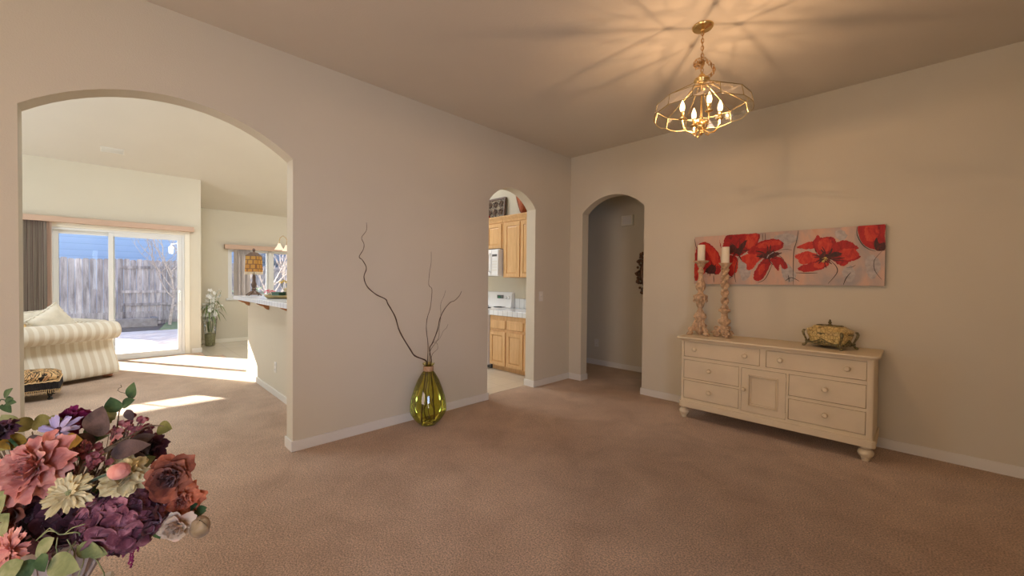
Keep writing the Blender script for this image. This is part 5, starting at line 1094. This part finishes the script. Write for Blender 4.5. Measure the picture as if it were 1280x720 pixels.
leaf_sprig('pale_leaf_vine', 'pale green trailing vine with long tendrils in front of the urn', [(100, 668, .66), (76, 668, .65), (70, 665, .64), (60, 664, .64), (50, 672, .64)], [(68, 672, .64, -.75, -.75, .2, .040, .024, 'pale'), (112, 688, .65, .95, -.15, .1, .030, .018, 'pale'), (96, 684, .65, .98, -.1, .15, .045, .024, 'pale'), (62, 700, .63, .95, -.15, .2, .055, .034, 'pale'), (46, 700, .63, -.6, -.7, .2, .045, .03, 'green'), (52, 692, .63, .5, -.5, .4, .03, .02, 'green'), (30, 700, .62, -.7, -.6, .3, .05, .03, 'pale')], 'pale', 'pale', .0014)
vine = bpy.data.objects['pale_leaf_vine']
for pts in ([(100, 684, .65), (106, 692, .65), (104, 704, .65), (97, 722, .65)], [(84, 674, .65), (93, 690, .65), (91, 706, .65), (80, 722, .65)], [(96, 682, .65), (112, 690, .65), (122, 702, .65), (130, 716, .65), (131, 726, .65)], [(70, 665, .64), (62, 660, .64), (55, 666, .64), (45, 676, .64)], [(72, 672, .64), (70, 684, .64), (73, 694, .64)], [(80, 668, .65), (90, 660, .65), (106, 655, .65)]):
    MB().tube([at(*p) - BASE for p in pts], .0009, 5).build('tendril', PM['pale'], vine, smooth=80)
leaf_sprig('green_leaf_sprig', 'small green jagged leaves at the far left edge above the bouquet', [(-10, 560, .78), (-2, 505, .80), (6, 500, .80)], [(5, 497, .80, .65, .75, .1, .026, .016, 'green', 1), (6, 500, .80, .95, .2, .1, .018, .012, 'green', 1), (7, 503, .80, .95, .05, .1, .022, .014, 'green', 1), (6, 505, .80, .6, -.75, .1, .022, .014, 'green', 1), (3, 505, .80, .1, -1, .1, .014, .010, 'green', 1)], 'green', 'green')
leaf_sprig('pale_leaf_sprig', 'pale green broad leaf at the left edge beside the rust orange rose', [(-14, 700, .66), (-4, 665, .66)], [(-4, 668, .66, .5, .9, .1, .04, .045, 'pale'), (-8, 640, .66, .5, .9, .1, .04, .04, 'pale')], 'pale', 'green')
# inner leaves that fill the bouquet behind the blooms
rn = random.Random(77)
for i, lb in enumerate(('dark green filler leaves deep behind the coral peony', 'dark green filler leaves behind the hydrangea heads', 'dark burgundy filler leaves behind the cream dahlia', 'dark green filler leaves low beside the urn rim', 'dark burgundy filler leaves left behind the rust orange rose')):
    cx_, cy_ = ((50, 590), (110, 640), (160, 600), (60, 690), (10, 630))[i]; lv = []
    for k in range(12): lv.append((cx_ + rn.uniform(-42, 32), cy_ + rn.uniform(-28, 28), .80 + rn.uniform(-.03, .04) - (.05 if i == 3 else 0), rn.uniform(-1, 1), rn.uniform(-.3, 1), rn.uniform(0, .4), rn.uniform(.04, .06), rn.uniform(.03, .042), ('green', 'green', 'burg', 'green', 'burg')[i]))
    leaf_sprig('filler_leaf_sprig', lb, [(cx_, cy_, .80)], lv, 'green', 'green')
# hanging amaranth
o = thing('hanging_amaranth', 'dark red hanging amaranth tassels below the mauve hydrangea', 'flower', BASE)
for pts in ([(158, 672, .70), (164, 690, .70), (161, 706, .70)], [(164, 672, .70), (167, 684, .70), (166, 698, .70), (163, 710, .70)], [(170, 670, .70), (172, 680, .70), (173, 690, .70)], [(160, 676, .70), (158, 690, .70), (153, 697, .70)]):
    m = MB(); q = [at(*p) - BASE for p in pts]; m.tube(q, .0009, 4)
    for a, b in zip(q, q[1:]):
        for k in range(7): c = a.lerp(b, k / 7); m.ball(c + Vector((rn.uniform(-.0012, .0012), rn.uniform(-.0012, .0012), 0)), rn.uniform(.0014, .0024), 5, 4)
    m.build('tassel', PM['mag'], o, smooth=80)
m = MB(); q = at(162, 676, .72) - BASE; m.tube([Vector((0, 0, 0)), q * .5 + Vector((0, 0, .03)), q, at(164, 672, .70) - BASE], .0016, 5); m.build('stem', PM['stem'], o, smooth=80)
# ------------------------------------------------------------------ light
def area(name, loc, size, energy, col, target=None, rot=None, sizey=None):
    d = bpy.data.lights.new(name, 'AREA'); d.energy = energy; d.color = col; d.size = size
    if sizey: d.shape = 'RECTANGLE'; d.size_y = sizey
    o = bpy.data.objects.new(name, d); COL.objects.link(o); o.location = loc
    if target is not None: o.rotation_euler = (Vector(target) - Vector(loc)).to_track_quat('-Z', 'Y').to_euler()
    return o
sun = bpy.data.lights.new('sun', 'SUN'); sun.energy = 38; sun.angle = math.radians(.6); sun.color = (1, .97, .93)
so = bpy.data.objects.new('sun', sun); COL.objects.link(so)
so.rotation_euler = Vector((.859, .511, -.48)).to_track_quat('-Z', 'Y').to_euler()
w = bpy.data.worlds.new('world'); SC.world = w; w.use_nodes = True; nt = w.node_tree; nt.nodes.clear()
o_ = nt.nodes.new('ShaderNodeOutputWorld'); b_ = nt.nodes.new('ShaderNodeBackground'); tc = nt.nodes.new('ShaderNodeTexCoord'); sp = nt.nodes.new('ShaderNodeSeparateXYZ'); cr = nt.nodes.new('ShaderNodeValToRGB')
nt.links.new(tc.outputs['Generated'], sp.inputs[0]); nt.links.new(sp.outputs[2], cr.inputs[0]); nt.links.new(cr.outputs[0], b_.inputs[0]); nt.links.new(b_.outputs[0], o_.inputs[0])
cr.color_ramp.elements[0].color = (.80, .88, 1, 1); cr.color_ramp.elements[1].color = (.33, .52, 1, 1); b_.inputs[1].default_value = 2.0
# cool daylight through the right dining room window behind the camera
rw = area('daylight_right_window', (XR + .02, -5.75, 1.6), 1.6, 16, (.52, .66, 1), (0, -2.6, .9), sizey=1.3); rw.data.spread = math.radians(75)
area('warm_rear_fill', (2.3, YR + .02, 1.5), 2.1, 52, (1, .64, .38), (2.3, 0, 1.1), sizey=1.7)  # warm fill added behind the camera, standing in for an unseen lamp
# unseen fill lights added to brighten the family room, kitchen and hall
area('family_fill_light', (-1.7, -4.6, 3.95), 1.2, 84, (.86, .93, 1), (-3.4, -4.4, 0))
area('kitchen_fill_light', (-3.0, -1.7, 3.85), 1.2, 95, (.97, .97, 1), (-3.3, -1.5, 0))
area('family_ceiling_fill', (-3.6, YR - .12, 2.0), 2.4, 125, (.86, .93, 1), (-4.2, -4.0, 3.8), sizey=1.5)  # added fill aimed up at the ceiling; the rear wall has no window
area('hall_fill_light', (2.6, .62, 2.72), .3, 2.4, (.95, 1, .72), (2.4, .62, 0))
v = SC.view_settings; v.view_transform = 'Standard'; v.look = 'None'; v.gamma = 1; v.exposure = 0; v.use_curve_mapping = False
SC.cycles.use_denoising = True; SC.cycles.max_bounces = 10; SC.cycles.transparent_max_bounces = 24; SC.cycles.sample_clamp_indirect = 6; SC.cycles.caustics_reflective = False; SC.cycles.caustics_refractive = False
SC.cycles.diffuse_bounces = 6
